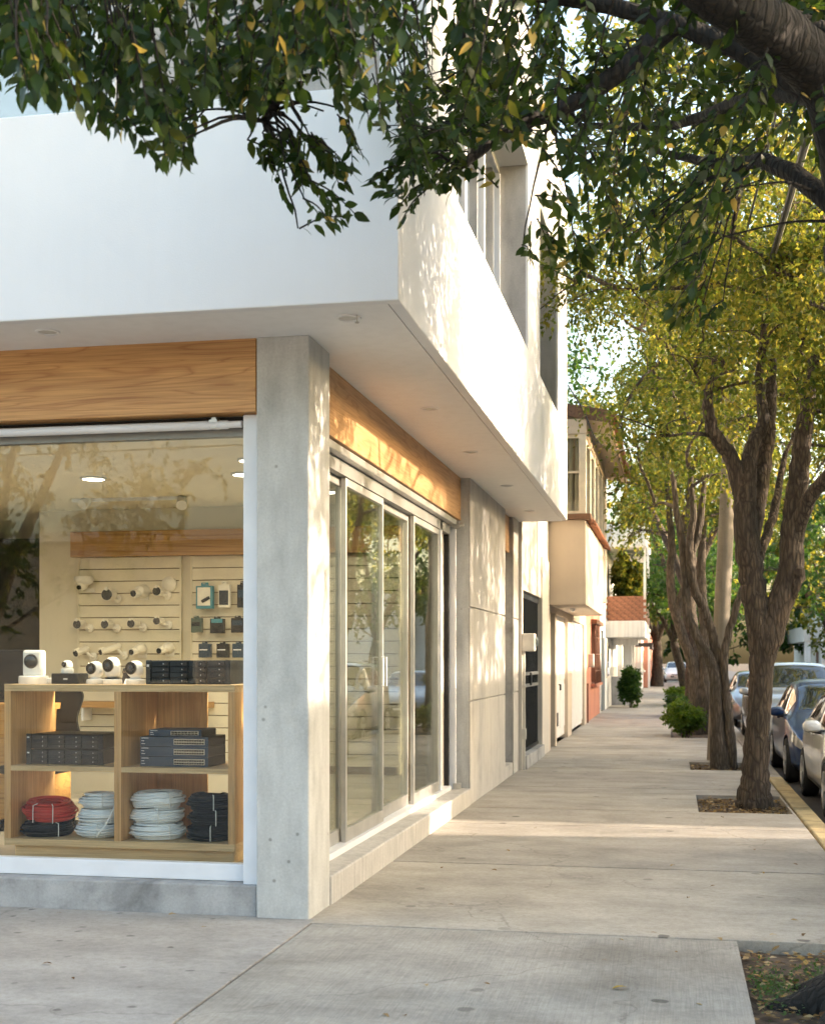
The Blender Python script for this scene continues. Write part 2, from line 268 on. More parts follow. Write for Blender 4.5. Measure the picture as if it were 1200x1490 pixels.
emit('lamp_glow', (1.0, 0.9, 0.72), 3.0)
# ------------------------------------------------------------------ mesh building
def wl(o):
    v = Vector((0, 0, 0))
    while o is not None: v += o.location; o = o.parent
    return v
def props(o, label=None, cat=None, group=None, kind=None):
    if label: o['label'] = label
    if cat: o['category'] = cat
    if group: o['group'] = group
    if kind: o['kind'] = kind
    return o
def thing(name, label, cat, loc=(0, 0, 0), group=None, kind=None):
    o = bpy.data.objects.new(name, None); o.empty_display_size = 0.1; COL.objects.link(o); o.location = loc
    return props(o, label, cat, group, kind)
def link(name, me, parent=None, world=True):
    o = bpy.data.objects.new(name, me); COL.objects.link(o)
    if parent is not None:
        o.parent = parent
        if world: o.location = -wl(parent)
    return o
class MB:
    def __init__(s): s.v = []; s.f = []
    def add(s, vs, fs):
        k = len(s.v); s.v += [tuple(p) for p in vs]; s.f += [tuple(i+k for i in f) for f in fs]; return s
    def box(s, x0, x1, y0, y1, z0, z1):
        return s.add([(x0, y0, z0), (x1, y0, z0), (x1, y1, z0), (x0, y1, z0), (x0, y0, z1), (x1, y0, z1), (x1, y1, z1), (x0, y1, z1)],
                     [(3, 2, 1, 0), (4, 5, 6, 7), (0, 1, 5, 4), (1, 2, 6, 5), (2, 3, 7, 6), (3, 0, 4, 7)])
    def prism(s, poly, axis, a, b):
        n = len(poly)
        def P(p, t): return {'x': (t, p[0], p[1]), 'y': (p[0], t, p[1]), 'z': (p[0], p[1], t)}[axis]
        return s.add([P(p, a) for p in poly]+[P(p, b) for p in poly],
                     [tuple(range(n-1, -1, -1)), tuple(range(n, 2*n))]+[(i, (i+1) % n, n+(i+1) % n, n+i) for i in range(n)])
    def lathe(s, prof, n=20, c=(0, 0, 0), axis='z', a0=0.0):
        vs, fs = [], []
        for r, h in prof:
            for i in range(n):
                a = 2*math.pi*i/n+a0; p, q = r*math.cos(a), r*math.sin(a)
                t = {'z': (p, q, h), 'y': (p, h, q), 'x': (h, p, q)}[axis]; vs.append((t[0]+c[0], t[1]+c[1], t[2]+c[2]))
        for j in range(len(prof)-1):
            for i in range(n): fs.append((j*n+i, j*n+(i+1) % n, (j+1)*n+(i+1) % n, (j+1)*n+i))
        fs.append(tuple(range(n-1, -1, -1))); fs.append(tuple((len(prof)-1)*n+i for i in range(n)))
        return s.add(vs, fs)
    def tube(s, pts, rad, n=8, jit=0.0):
        pts = [Vector(p) for p in pts]; m = len(pts)
        if not hasattr(rad, '__len__'): rad = [rad]*m
        vs, fs = [], []; up = None
        for i, p in enumerate(pts):
            t = (pts[min(i+1, m-1)]-pts[max(i-1, 0)]); t = t.normalized() if t.length > 1e-9 else Vector((0, 0, 1))
            if up is None: up = Vector((1, 0, 0)) if abs(t.x) < 0.8 else Vector((0, 1, 0))
            a = (up-t*up.dot(t)).normalized(); up = a; b = t.cross(a)
            for k in range(n):
                an = 2*math.pi*k/n; r = rad[i]*(1+random.uniform(-jit, jit)); vs.append(p+(a*math.cos(an)+b*math.sin(an))*r)
        for i in range(m-1):
            for k in range(n): fs.append((i*n+k, i*n+(k+1) % n, (i+1)*n+(k+1) % n, (i+1)*n+k))
        fs.append(tuple(range(n-1, -1, -1))); fs.append(tuple((m-1)*n+k for k in range(n)))
        return s.add(vs, fs)
    def mesh(s, mat, smooth=False):
        me = bpy.data.meshes.new('mesh'); me.from_pydata(s.v, [], s.f); me.validate()
        bm = bmesh.new(); bm.from_mesh(me); bmesh.ops.recalc_face_normals(bm, faces=bm.faces); bm.to_mesh(me); bm.free()
        me.materials.append(M[mat])
        if smooth:
            me.polygons.foreach_set('use_smooth', [True]*len(me.polygons)); me.set_sharp_from_angle(angle=R(40))
        return me
    def build(s, name, mat, parent=None, smooth=False, bev=0.0, world=True):
        o = link(name, s.mesh(mat, smooth), parent, world)
        if bev:
            b = o.modifiers.new('bevel', 'BEVEL'); b.width = bev; b.segments = 2; b.limit_method = 'ANGLE'; b.angle_limit = R(50)
        return o
def B(name, mat, parent, x0, x1, y0, y1, z0, z1, bev=0.0): return MB().box(x0, x1, y0, y1, z0, z1).build(name, mat, parent, bev=bev)
def spline(pts, k=5):
    P = [np.array(p, float) for p in pts]; P = [2*P[0]-P[1]]+P+[2*P[-1]-P[-2]]; out = []
    for i in range(1, len(P)-2):
        for j in range(k):
            t = j/k; out.append(0.5*((2*P[i])+(-P[i-1]+P[i+1])*t+(2*P[i-1]-5*P[i]+4*P[i+1]-P[i+2])*t*t+(-P[i-1]+3*P[i]-3*P[i+1]+P[i+2])*t**3))
    out.append(P[-2]); return out
def copy_tree(o, parent=None):
    c = o.copy(); COL.objects.link(c)
    if parent is not None: c.parent = parent
    for ch in list(o.children): copy_tree(ch, c)
    return c
def fast_mesh(V, F):
    me = bpy.data.meshes.new('mesh'); n, k = F.shape
    me.vertices.add(len(V)); me.vertices.foreach_set('co', V.astype(np.float32).ravel())
    me.loops.add(n*k); me.loops.foreach_set('vertex_index', F.astype(np.int32).ravel())
    me.polygons.add(n); me.polygons.foreach_set('loop_start', np.arange(0, n*k, k, dtype=np.int32)); me.polygons.foreach_set('loop_total', np.full(n, k, dtype=np.int32))
    me.update(calc_edges=True); return me
# leaf templates: x across, y along, z out of the blade
T_NEAR = (np.array([(0, 0, 0), (-.17, .16, .03), (0, .18, 0), (.17, .16, .03), (-.27, .45, .05), (0, .5, .02), (.27, .45, .05), (-.17, .76, .02), (0, .8, -.01), (.17, .76, .02), (0, 1.06, -.07)]),
          np.array([(0, 2, 1), (0, 3, 2), (1, 2, 5), (1, 5, 4), (2, 3, 6), (2, 6, 5), (4, 5, 8), (4, 8, 7), (5, 6, 9), (5, 9, 8), (7, 8, 10), (8, 9, 10)]))
T_FAR = (np.array([(0, 0, 0), (-.28, .42, .06), (0, .45, 0), (.28, .42, .06), (0, 1.0, -.06)]), np.array([(0, 2, 1), (0, 3, 2), (1, 2, 4), (2, 3, 4)]))
def nrm(a): return a/np.maximum(np.linalg.norm(a, axis=1, keepdims=True), 1e-9)
def frames(d, n):
    d = nrm(d); s = nrm(np.cross(d, n)); n = np.cross(s, d); return s, d, n
def leaves_mesh(pos, d, n, size, T, mat, smooth=True):
    s, d, n = frames(d, n); V, F = T
    X = pos[:, None, :]+size[:, None, None]*(V[None, :, 0:1]*s[:, None, :]+V[None, :, 1:2]*d[:, None, :]+V[None, :, 2:3]*n[:, None, :])
    FF = F[None]+(np.arange(len(pos))*len(V))[:, None, None]
    me = fast_mesh(X.reshape(-1, 3), FF.reshape(-1, 3)); me.materials.append(M[mat])
    if smooth: me.polygons.foreach_set('use_smooth', [True]*len(me.polygons))
    return me
# ------------------------------------------------------------------ ground, road, pavement, kerb
def sheet(name, mat, x0, x1, y0, y1, z):
    o = MB().add([(x0, y0, z), (x1, y0, z), (x1, y1, z), (x0, y1, z)], [(0, 1, 2, 3)]).build(name, mat); o['kind'] = 'structure'; return o
sheet('ground', 'soil', -600, 600, -600, 600, -0.30)
sheet('road', 'asphalt', 1.46, 8.6, -500, 500, -0.15)
sheet('cross_road', 'slab_plain', -300, 1.452, -12, -0.6, -0.154)
KX = 1.25
sw = B('sidewalk', 'joint_sand', None, -14.0, KX, -0.5, 140, -0.26, -0.075); sw['kind'] = 'structure'
B('opposite_sidewalk', 'slab_plain', None, 8.62, 11.4, -20, 140, -0.26, 0.0)['kind'] = 'structure'
B('far_sidewalk', 'slab_plain', None, -60, 1.2, -15.0, -12.02, -0.26, 0.0)['kind'] = 'structure'
PITS = [(0.365, KX, 5.2, 7.68), (0.27, 1.2, 14.1, 15.9), (0.25, 1.1, 19.5, 21.0), (-0.05, KX, 27.4, 31.0), (0.1, KX, 37, 39.5), (0.1, KX, 46.5, 49)]
def minus(r, p):
    x0, x1, y0, y1 = r; a0, a1, b0, b1 = p
    if a0 >= x1 or a1 <= x0 or b0 >= y1 or b1 <= y0: return [r]
    out = []
    if y0 < b0: out.append((x0, x1, y0, b0))
    if y1 > b1: out.append((x0, x1, b1, y1))
    lo, hi = max(y0, b0), min(y1, b1)
    if x0 < a0: out.append((x0, a0, lo, hi))
    if x1 > a1: out.append((a1, x1, lo, hi))
    return [q for q in out if q[1]-q[0] > 0.03 and q[3]-q[2] > 0.03]
def slab(x0, x1, y0, y1, mat, g=0.006):
    dz = random.uniform(-0.002, 0.002)
    return B('paving_slab', mat, sw, x0+g, x1-g, y0+g, y1-g, -0.09, dz, bev=0.006)
ys = [-0.5, 2.6, 5.2, 7.7, 10.2, 12.72, 14.1]
yy = 14.1
while yy < 60: yy += 2.45 if yy < 40 else 3.6; ys.append(yy)
ys.append(100)
for a, b in zip(ys[:-1], ys[1:]):
    rs = [(-2.215 if a > 7 else -2.16, KX, a, b)]
    for p in PITS: rs = [q for r in rs for q in minus(r, p)]
    for r in rs:
        if False:      # trowelled border beside the near tree pit
            slab(r[0], 0.225, r[2], r[3], 'slab_broom', 0.0015); slab(0.225, r[1], r[2], r[3], 'slab_plain', 0.0015)
        else: slab(*r, 'slab_broom' if b <= 7.75 else 'slab_plain', .012)
slab(-7.2, -2.16, 2.6, 7.84, 'slab_corner'); slab(-14, -7.2, 2.6, 7.84, 'slab_corner'); slab(-7.2, -2.16, -0.5, 2.6, 'slab_corner'); slab(-14, -7.2, -0.5, 2.6, 'slab_corner')
kerb = bpy.data.objects.new('kerb', None); COL.objects.link(kerb); kerb['kind'] = 'structure'
yy = -0.5; k = 0
while yy < 90:
    ln = 1.9; o = B('kerb_stone', 'kerb_paint' if 5 < yy < 17.2 else 'slab_plain', kerb, KX+0.006, 1.45, yy+0.005, yy+ln-0.005, -0.28, 0.004, bev=0.02); yy += ln
for j, p in enumerate(PITS):                # soil in the pits, gently uneven
    nx, ny = 14, 24; vs = []; fs = []
    for a in range(ny+1):
        for b in range(nx+1):
            x = p[0]+(p[1]-p[0])*b/nx; y = p[2]+(p[3]-p[2])*a/ny
            vs.append((x, y, -0.06+0.02*math.sin(x*7+j)*math.sin(y*5)+random.uniform(-.008, .008)))
    for a in range(ny):
        for b in range(nx): fs.append((a*(nx+1)+b, a*(nx+1)+b+1, (a+1)*(nx+1)+b+1, (a+1)*(nx+1)+b))
    o = MB().add(vs, fs).build('soil_bed', 'soil', smooth=True); o['kind'] = 'structure'
# ------------------------------------------------------------------ the corner shop
shop = thing('shop_building', 'white rendered corner shop with concrete column, oak fascia and glass front', 'building', (-2.37, 8.0, 0))
SX, SXE = -2.20, 18.87
col = B('corner_column', 'column_concrete', shop, -2.54, SX, 7.80, 8.30, -.05, 3.604, bev=0.012); col['label'] = 'bare grey concrete corner column'
B('window_plinth', 'base_concrete', shop, -9, -2.543, 7.835, 8.12, -0.02, 0.19, bev=0.012)
B('door_step', 'panel_concrete', shop, -2.62, SX+0.012, 8.303, 14.297, -0.02, 0.185, bev=0.012)
B('shop_floor', 'floor_tile', shop, -8.9, -2.5, 8.13, 18.6, 0.05, 0.26)
fb = B('fascia_beam', 'oak_front', shop, -9, -2.546, 7.812, 7.95, 3.145, 3.603, bev=0.004)
fs_ = B('fascia_beam', 'oak_side', shop, -2.44, -2.30, 8.303, 14.38, 3.135, 3.603, bev=0.004)
# canopy slab with drip groove and parapet
PX, PY, PT = -1.494, 7.12, 4.80
B('parapet', 'white_render', shop, -9, PX, PY, PY+0.075, 3.595, PT, bev=0.008)
B('parapet', 'white_render', shop, PX-0.075, PX, PY+0.076, SXE, 3.595, PT+0.05, bev=0.008)
B('soffit', 'soffit_paint', shop, -9, PX-0.082, PY+0.083, SXE-0.02, 3.600, 3.9)
B('parapet_return', 'white_render', shop, -2.6, PX-0.083, SXE-0.018, SXE+0.1, 3.597, PT+0.05)
# recessed soffit lights
for x, y in ((-3.74, 7.41), (-1.863, 7.45), (-1.90, 10.27), (-1.92, 12.5), (-1.88, 15.0), (-1.91, 17.6)):
    o = MB().lathe([(0.074, 3.604), (0.076, 3.593), (0.070, 3.590), (0.060, 3.592), (0.056, 3.598)], 28, (x, y, 0)).build('recessed_light', 'soffit_paint', shop, True)
    MB().lathe([(0.056, 3.5975), (0.045, 3.5955), (0.002, 3.595)], 24, (x, y, 0)).build('light_cover', 'meter_grey', o, True)
MB().tube([(-1.80, 7.40, 3.604), (-1.80, 7.40, 3.56)], 0.004, 6).lathe([(0.012, 3.56), (0.012, 3.552)], 10, (-1.80, 7.40, 0)).build('hook', 'aluminium', shop)
# upper floor, side
B('upper_wall', 'white_render', shop, -1.80, PX-0.004, 8.0, 9.1, 3.9, 8.2)
B('upper_lintel', 'white_render', shop, -1.80, PX-0.004, 9.1, SXE-0.01, 6.80, 8.2)
for y0, y1 in ((13.75, 15.0), (17.35, SXE-0.012)):
    o = B('upper_pier', 'upper_concrete', shop, -1.95, PX-0.03, y0, y1, 3.9, 6.80); B('pier_facing', 'white_render', o, PX-0.03, PX-0.005, y0+0.002, y1-0.002, 3.9, 6.799)
B('upper_floor_slab', 'upper_concrete', shop, -9, -1.81, 8.1, SXE-0.05, 3.9, 4.1)
B('roof_slab', 'white_render', shop, -9, PX-0.02, 7.9, SXE-0.02, 8.2, 8.4)
def side_window(y0, y1, n):
    wd = B('upper_window', 'white_frame', shop, -1.86, -1.80, y0, y1, 4.1, 4.2)
    B('window_head', 'white_frame', wd, -1.86, -1.80, y0, y1, 6.72, 6.80)
    st = (y1-y0)/n
    for i in range(n+1):
        yc = y0+st*i; B('mullion', 'white_frame', wd, -1.875, -1.79, max(y0, yc-0.04), min(y1, yc+0.04), 4.2, 6.72, bev=0.005)
    for i in range(n): B('pane', 'upper_glass', wd, -1.833, -1.825, y0+st*i+0.04, y0+st*(i+1)-0.04, 4.2, 6.72)
    for i in range(n):   # blind behind each pane
        B('blind', 'curtain', wd, -1.99, -1.98, y0+st*i+0.08, y0+st*i+0.42, 4.2, 6.7)
side_window(9.1, 13.75, 4); side_window(15.0, 17.35, 2)
# upper floor, front
B('upper_front_wall', 'upper_concrete', shop, -3.55, -1.80, 8.0, 8.2, 4.1, 8.2)
B('upper_front_post', 'white_render', shop, -3.70, -3.55, 7.97, 8.2, 4.1, 8.2)
wd = B('upper_window', 'white_frame', shop, -9, -3.70, 8.04, 8.12, 4.1, 4.2)
for i in range(4): B('mullion', 'grey_frame', wd, -5.2-i*1.3, -5.15-i*1.3, 8.03, 8.13, 4.2, 8.2)
for i in range(4): B('pane', 'sky_glass', wd, (-3.70 if i == 0 else -5.2-(i-1)*1.3)-(1.45 if i == 0 else 1.25), (-3.70 if i == 0 else -5.2-(i-1)*1.3), 8.075, 8.083, 4.2, 8.2)
B('upper_back_wall', 'unlit_room', shop, -8.9, -2.6, 10.5, 10.6, 4.1, 8.2)
# side wall beyond the doors: formwork panels with open joints
def panels(y0, y1):
    B('wall_core', 'base_concrete', shop, -2.46, -2.215, y0+0.01, y1-0.01, 0, 3.6)
    for z0, z1 in ((-0.02, 1.133), (1.147, 2.173), (2.187, 3.602)):
        B('concrete_panel', 'panel_concrete', shop, -2.214, SX+0.004, y0, y1, z0, z1, bev=0.006)
panels(14.30, 17.35); panels(18.30, SXE-0.02)
pf = B('pier_face', 'column_concrete', shop, -2.46, -2.2145, 14.287, 14.299, 0.186, 3.602)
B('side_door', 'panel_concrete', shop, -2.46, -2.40, 17.36, 18.29, 0.16, 3.0); B('side_step', 'panel_concrete', shop, -2.46, -2.21, 17.36, 18.29, -0.02, 0.16)
B('fascia_beam', 'oak_side', shop, -2.40, -2.26, 17.36, 18.29, 3.10, 3.60)
# front window
fw = B('shop_window', 'white_frame', shop, -9, -2.655, 7.95, 8.03, 0.192, 0.30, bev=0.005)
B('window_post', 'white_frame', fw, -2.652, -2.544, 7.88, 7.97, 0.175, 3.14, bev=0.006)
B('window_head', 'grey_frame', fw, -9, -2.655, 7.96, 8.03, 3.02, 3.145)
MB().lathe([(0.028, -9.0), (0.028, -2.76), (0.022, -2.75), (0.022, -2.665)], 14, (0, 7.90, 3.085), 'x').build('shutter_tube', 'white_frame', fw, True)
MB().box(-2.86, -2.83, 7.875, 7.95, 3.06, 3.13).box(-2.875, -2.82, 7.87, 7.90, 3.10, 3.115).build('tube_bracket', 'aluminium', fw)
B('shutter_slot', 'gap_shade', fw, -9, -2.655, 7.955, 7.975, 3.115, 3.142)
pane = B('pane', 'shop_glass', fw, -9, -2.653, 7.985, 7.993, 0.30, 3.02)
# sliding doors on the side
sd = B('door_track', 'white_frame', shop, -2.50, -2.36, 8.303, 14.0, 0.187, 0.235, bev=0.004)
B('head_frame', 'grey_frame', sd, -2.50, -2.38, 8.303, 14.05, 2.96, 3.06)
B('shutter_rail', 'aluminium', sd, -2.395, -2.318, 8.303, 14.12, 3.065, 3.125, bev=0.008); B('shutter_slot', 'gap_shade', sd, -2.42, -2.398, 8.303, 14.12, 3.06, 3.135)
MB().box(-2.36, -2.29, 14.1, 14.16, 3.03, 3.10).lathe([(0.018, -2.30), (0.018, -2.24)], 8, (0, 14.13, 3.07), 'x').build('rail_bracket', 'aluminium', sd)
def door(y0, y1, x, handle=None, frame='aluminium'):
    z0, z1 = 0.236, 2.958; sw_ = .04
    d = MB().box(x-.02, x+.02, y0, y0+.036, z0, z1).box(x-.02, x+.02, y1-.036, y1, z0, z1).box(x-.02, x+.02, y0+.036, y1-.036, z0, z0+.10).box(x-.02, x+.02, y0+.036, y1-.036, z1-.06, z1).build('sliding_door', frame, shop, bev=0.004)
    B('pane', 'door_glass', d, x-.004, x+.004, y0+.036, y1-.036, z0+.10, z1-.06)
    if handle is not None:
        MB().tube([(x+.02, handle, 1.38), (x+.06, handle, 1.38), (x+.06, handle, 1.62), (x+.02, handle, 1.62)], 0.007, 8).build('handle', 'white_frame', d, True)
door(8.303, 9.56, -2.465); door(9.50, 10.80, -2.415, 10.72); door(10.74, 12.10, -2.465, 10.83); door(12.12, 13.46, -2.415)
B('door_jamb', 'white_frame', sd, -2.52, -2.38, 13.47, 13.56, 0.186, 3.06); B('infill_panel', 'pale_render', sd, -2.50, -2.45, 13.56, 14.05, 0.186, 3.06)
B('guide_slot', 'gap_shade', sd, -2.50, -2.40, 14.052, 14.12, 0.186, 3.06); B('guide_rail', 'white_frame', sd, -2.50, -2.33, 14.122, 14.17, 0.186, 3.06, bev=0.004)
B('guide_foot', 'aluminium', sd, -2.36, -2.28, 14.12, 14.19, 0.19, 0.25)
B('infill_panel', 'column_concrete', sd, -2.50, -2.47, 14.172, 14.286, 0.186, 3.06)
# interior shell
B('interior_ceiling', 'interior_ceiling', shop, -9, -2.505, 8.04, 17.3, 3.10, 3.14)
B('interior_back_wall', 'interior_wall', shop, -6.27, -2.53, 12.25, 12.40, 0.26, 3.10)
B('interior_side_wall', 'interior_wall', shop, -6.27, -6.15, 12.40, 16.5, 0.26, 3.10); B('interior_far_wall', 'interior_wall', shop, -6.15, -2.5, 16.5, 16.6, 0.26, 3.10)
B('dark_room_wall', 'unlit_room', shop, -9, -6.28, 15.0, 15.1, 0.26, 3.10); B('dark_room_side', 'unlit_room', shop, -8.99, -8.9, 8.1, 15.0, 0.26, 3.10)
B('outer_wall', 'white_wall', shop, -9.2, -9.01, 7.3, SXE, 0, 8.2); B('rear_wall', 'white_wall', shop, -9, -2.47, SXE-0.04, SXE-0.01, 0, 8.2)
def lamp(x, y, z, e, size=0.12, spread=160):
    l = bpy.data.lights.new('downlight_lamp', 'AREA'); l.shape = 'DISK'; l.size = size; l.energy = e; l.color = (1.0, 0.86, 0.66); l.spread = R(spread)
    o = bpy.data.objects.new('downlight_lamp', l); COL.objects.link(o); o.location = (x, y, z); return o
LAMP_E = 3.0
for i, (x, y) in enumerate(((-4.69, 10.1), (-3.39, 10.1), (-6.0, 10.1), (-3.0, 11.3), (-4.7, 14.4), (-2.9, 8.2), (-3.7, 8.2), (-4.5, 8.2), (-3.1, 9.4))):  # row nearest the window is added, out of view, to brighten the cabinet goods
    o = MB().lathe([(0.105, 3.098), (0.11, 3.088), (0.09, 3.085)], 24, (x, y, 0)).build('ceiling_downlight', 'white_frame', shop, True)
    MB().lathe([(0.088, 3.0845), (0.06, 3.082), (0.002, 3.081)], 24, (x, y, 0)).build('lamp_disc', 'lamp_glow', o)
    lamp(x, y, 3.07, LAMP_E*(1.0 if y > 9 else .8))
# track with two spot heads
tk = thing('track_light', 'white ceiling track with two adjustable spot heads inside the shop', 'track light', at(150, 705, 11.4))
p0, p1 = at(106, 707, 11.4), at(262, 703, 11.4); zt = 3.07
B('rail', 'white_frame', tk, p0.x, p1.x, 11.38, 11.42, zt, zt+0.03)
for px in (127, 258):
    c = at(px, 728, 11.4); hd = MB().tube([(c.x, 11.4, zt), (c.x, 11.4, c.z+.05)], 0.010, 8).build('stem', 'white_frame', tk)
    a = Vector((c.x+.03, 11.45, c.z+.05)); b2 = Vector((c.x-.02, 11.33, c.z-.05)) if px < 200 else Vector((c.x+.08, 11.30, c.z-.06))
    MB().tube([a, a.lerp(b2, .2), b2], [.03, .045, .05], 16).build('spot_head', 'plastic_white', tk, True)
# ------------------------------------------------------------------ slat walls with goods
def slatwall(label, x0, x1, zt, zb, sp=0.1205):
    t = thing('slat_wall', label, 'display wall', ((x0+x1)/2, 12.25, zb)); B('backing', 'slat_back', t, x0, x1, 12.232, 12.249, zb, zt)
    z = zt
    while z-sp > zb: B('slat', 'slat_cream', t, x0, x1, 12.205, 12.231, z-sp+0.009, z, bev=0.003); z -= sp
    for x in (x0-.018, x1): B('edge_trim', 'slat_cream', t, x, x+.018, 12.20, 12.249, zb, zt)
slatwall('cream slat wall panel holding the mounted white cameras', -5.82, -4.76, 2.615, 0.5)
slatwall('cream slat wall panel holding hanging boxed accessories', -4.63, -2.56, 2.615, 0.5)
o = B('header_beam', 'oak_inner', None, -5.88, -2.54, 12.13, 12.248, 2.62, 2.87, bev=0.004); props(o, 'oak header beam above the slat walls inside the shop', 'beam', kind='thing')
def bullet(label, px, py, rz, L=0.15, r=0.038, tilt=0.0, square=False):
    c = at(px, py, 12.12); t = thing('bullet_camera', label, 'security camera', (c.x+.05, 12.2, c.z-.03), 'cameras mounted on the slat wall')
    ax = Vector((math.sin(rz), -math.cos(rz), math.sin(tilt))).normalized(); front = Vector((c.x, 12.03, c.z)); back = front-ax*L
    def T(a, b, rad, n=18): return MB().tube([a, b], rad, n)
    n = 18
    MB().tube([back, back+ax*.01, front-ax*.02, front], [r*.8, r, r, r*1.06], n).build('body', 'plastic_warm', t, True)
    MB().tube([front+ax*.002, front+ax*.006], [r*1.0, r*.98], n).build('front_glass', 'lens_black', t, True)
    MB().tube([front-ax*.04+Vector((0, 0, r*1.02)), front+ax*.025+Vector((0, 0, r*1.05))], r*.35, 8).build('sun_shield', 'plastic_warm', t, True)
    w_ = Vector((back.x+.05, 12.2, c.z-.035))
    MB().tube([back+ax*.03-Vector((0, 0, r*.6)), w_-Vector((0, .05, 0)), w_], .014, 8).build('arm', 'plastic_warm', t, True)
    MB().lathe([(.042, 12.2), (.042, 12.175), (.03, 12.168)], 18, (w_.x, 0, w_.z), 'y').build('mount', 'plastic_warm', t, True)
    return t
def turret(label, px, py, s=1.0, hang=False):
    c = at(px, py, 12.1); t = thing('turret_camera', label, 'security camera', (c.x, 12.2, c.z-.05), 'cameras mounted on the slat wall')
    if hang:
        MB().lathe([(.03*s, c.z+.085*s), (.09*s, c.z+.08*s), (.098*s, c.z+.05*s), (.085*s, c.z+.02*s), (.06*s, c.z)], 22, (c.x, 12.1, 0)).build('housing', 'plastic_warm', t, True)
        MB().lathe([(.055*s, c.z+.005), (.05*s, c.z-.03*s), (.03*s, c.z-.052*s), (.004, c.z-.06*s)], 20, (c.x-.01, 12.09, 0)).build('dome', 'plastic_warm', t, True)
        MB().tube([(c.x-.02, 12.06, c.z-.025), (c.x-.026, 12.03, c.z-.03)], [.024*s, .022*s], 14).build('lens', 'lens_black', t, True)
    else:
        MB().lathe([(.07*s, 12.2), (.072*s, 12.17), (.06*s, 12.12), (.05*s, 12.08), (.02*s, 12.06)], 22, (c.x+.02, 0, c.z+.015), 'y').build('housing', 'plastic_warm', t, True)
        MB().tube([(c.x+.005, 12.1, c.z), (c.x-.012, 12.05, c.z-.012), (c.x-.018, 12.03, c.z-.014)], [.05*s, .047*s, .042*s], 18).build('ball', 'plastic_warm', t, True)
        MB().tube([(c.x-.02, 12.028, c.z-.015), (c.x-.021, 12.023, c.z-.016)], [.034*s, .033*s], 16).build('lens', 'lens_black', t, True)
    B('bracket', 'plastic_warm', t, c.x-.02, c.x+.07, 12.19, 12.204, c.z-.07, c.z-.03); return t
turret('white dome camera hanging at the top row end of the slat wall', 122, 851, 1.0, True)
bullet('bullet camera with the widest black face, top row of the slat wall', 161, 866, R(2), .14, .055)
turret('rounded white turret camera in the top row, between two black-faced cameras', 201, 862, .95)
bullet('top row bullet camera on a large round mount, beside the boxed goods', 233, 861, R(0), .13, .042, square=True)
MB().lathe([(.075, 12.2), (.075, 12.17), (.05, 12.15)], 20, (at(247, 850, 12.2).x, 0, at(247, 850, 12.2).z), 'y').build('mount_plate', 'plastic_warm', bpy.data.objects['bullet_camera.001'] if 'bullet_camera.001' in bpy.data.objects else None, True)
for i, (px, py) in enumerate(((118, 909), (158, 909), (196, 908), (233, 904))):
    bullet(('first', 'second', 'third', 'fourth')[i]+' white bullet camera along the middle row of the slat wall', px, py, R(-4), .13, (.042, .04, .04, .036)[i])
bullet('slim bullet camera angled downward at the start of the bottom row', 116, 951, R(-25), .16, .034, -.35)
bullet('longest slim bullet camera angled downward in the bottom row', 152, 949, R(-38), .22, .03, -.3)
turret('third camera of the bottom slat wall row, small round turret', 198, 947, .8); turret('last camera of the bottom slat wall row, small turret by the panel edge', 238, 945, .8)
def pack(label, px, py, w_, h_, mat, face=None, fmat=None, depth=.05):
    c = at(px, py, 12.14); k = c.y/FPX*1.06; hw, hh = w_*k/2, h_*k/2
    t = thing('accessory_box', label, 'box', (c.x, 12.2, c.z-hh), 'boxed accessories hanging on the slat wall')
    B('carton', mat, t, c.x-hw, c.x+hw, 12.14-depth, 12.14, c.z-hh, c.z+hh*.82, bev=.004)
    MB().prism([(c.x-hw*.5, c.z+hh*.821), (c.x+hw*.5, c.z+hh*.821), (c.x+hw*.4, c.z+hh*1.1), (c.x-hw*.4, c.z+hh*1.1)], 'y', 12.10, 12.104).build('hang_tab', mat, t)
    MB().tube([(c.x, 12.2, c.z+hh), (c.x, 12.05, c.z+hh)], .004, 6).build('peg', 'aluminium', t)
    if fmat: B('print_panel', fmat, t, c.x-hw*.8, c.x+hw*face[0], 12.136-depth, 12.139-depth, c.z-hh*face[1], c.z+hh*face[2])
    return t
pk = pack('large white and teal box with a dark device printed on it', 300, 868, 25, 36, 'teal_card', (.75, .75, .7), 'white_card', .06)
c = at(300, 868, 12.08); MB().tube([(c.x-.04, 12.068, c.z-.05), (c.x+.035, 12.068, c.z-.01)], .016, 6).build('printed_device', 'rack_black', pk)
pack('tall narrow dark box with a pale header in the top row', 328, 866, 17, 36, 'white_card', (.8, .8, .35), 'rack_face')
pack('black box cut off by the white window post, top row', 355, 866, 16, 36, 'black_card', (.8, .2, .4), 'navy_card')
pack('dark green box at the start of the middle row', 288, 909, 16, 23, 'green_card', (.7, .2, .3), 'black_card')
pack('teal topped black box with an orange spot, middle row', 318, 910, 21, 23, 'black_card', (.8, -.3, .8), 'teal_card')
pack('wide black box beside the window post, middle row', 348, 909, 20, 23, 'black_card', (.7, .1, .5), 'navy_card')
pack('navy box with a pale line of print, first of the bottom row', 300, 946, 18, 22, 'navy_card', (.5, .05, .1), 'mark_white')
pack('black box with a pale line of print, middle of the bottom row', 326, 946, 18, 22, 'black_card', (.5, .05, .1), 'mark_white')
pack('navy box at the end of the bottom row by the post', 349, 946, 18, 22, 'navy_card', (.5, .05, .1), 'mark_white')
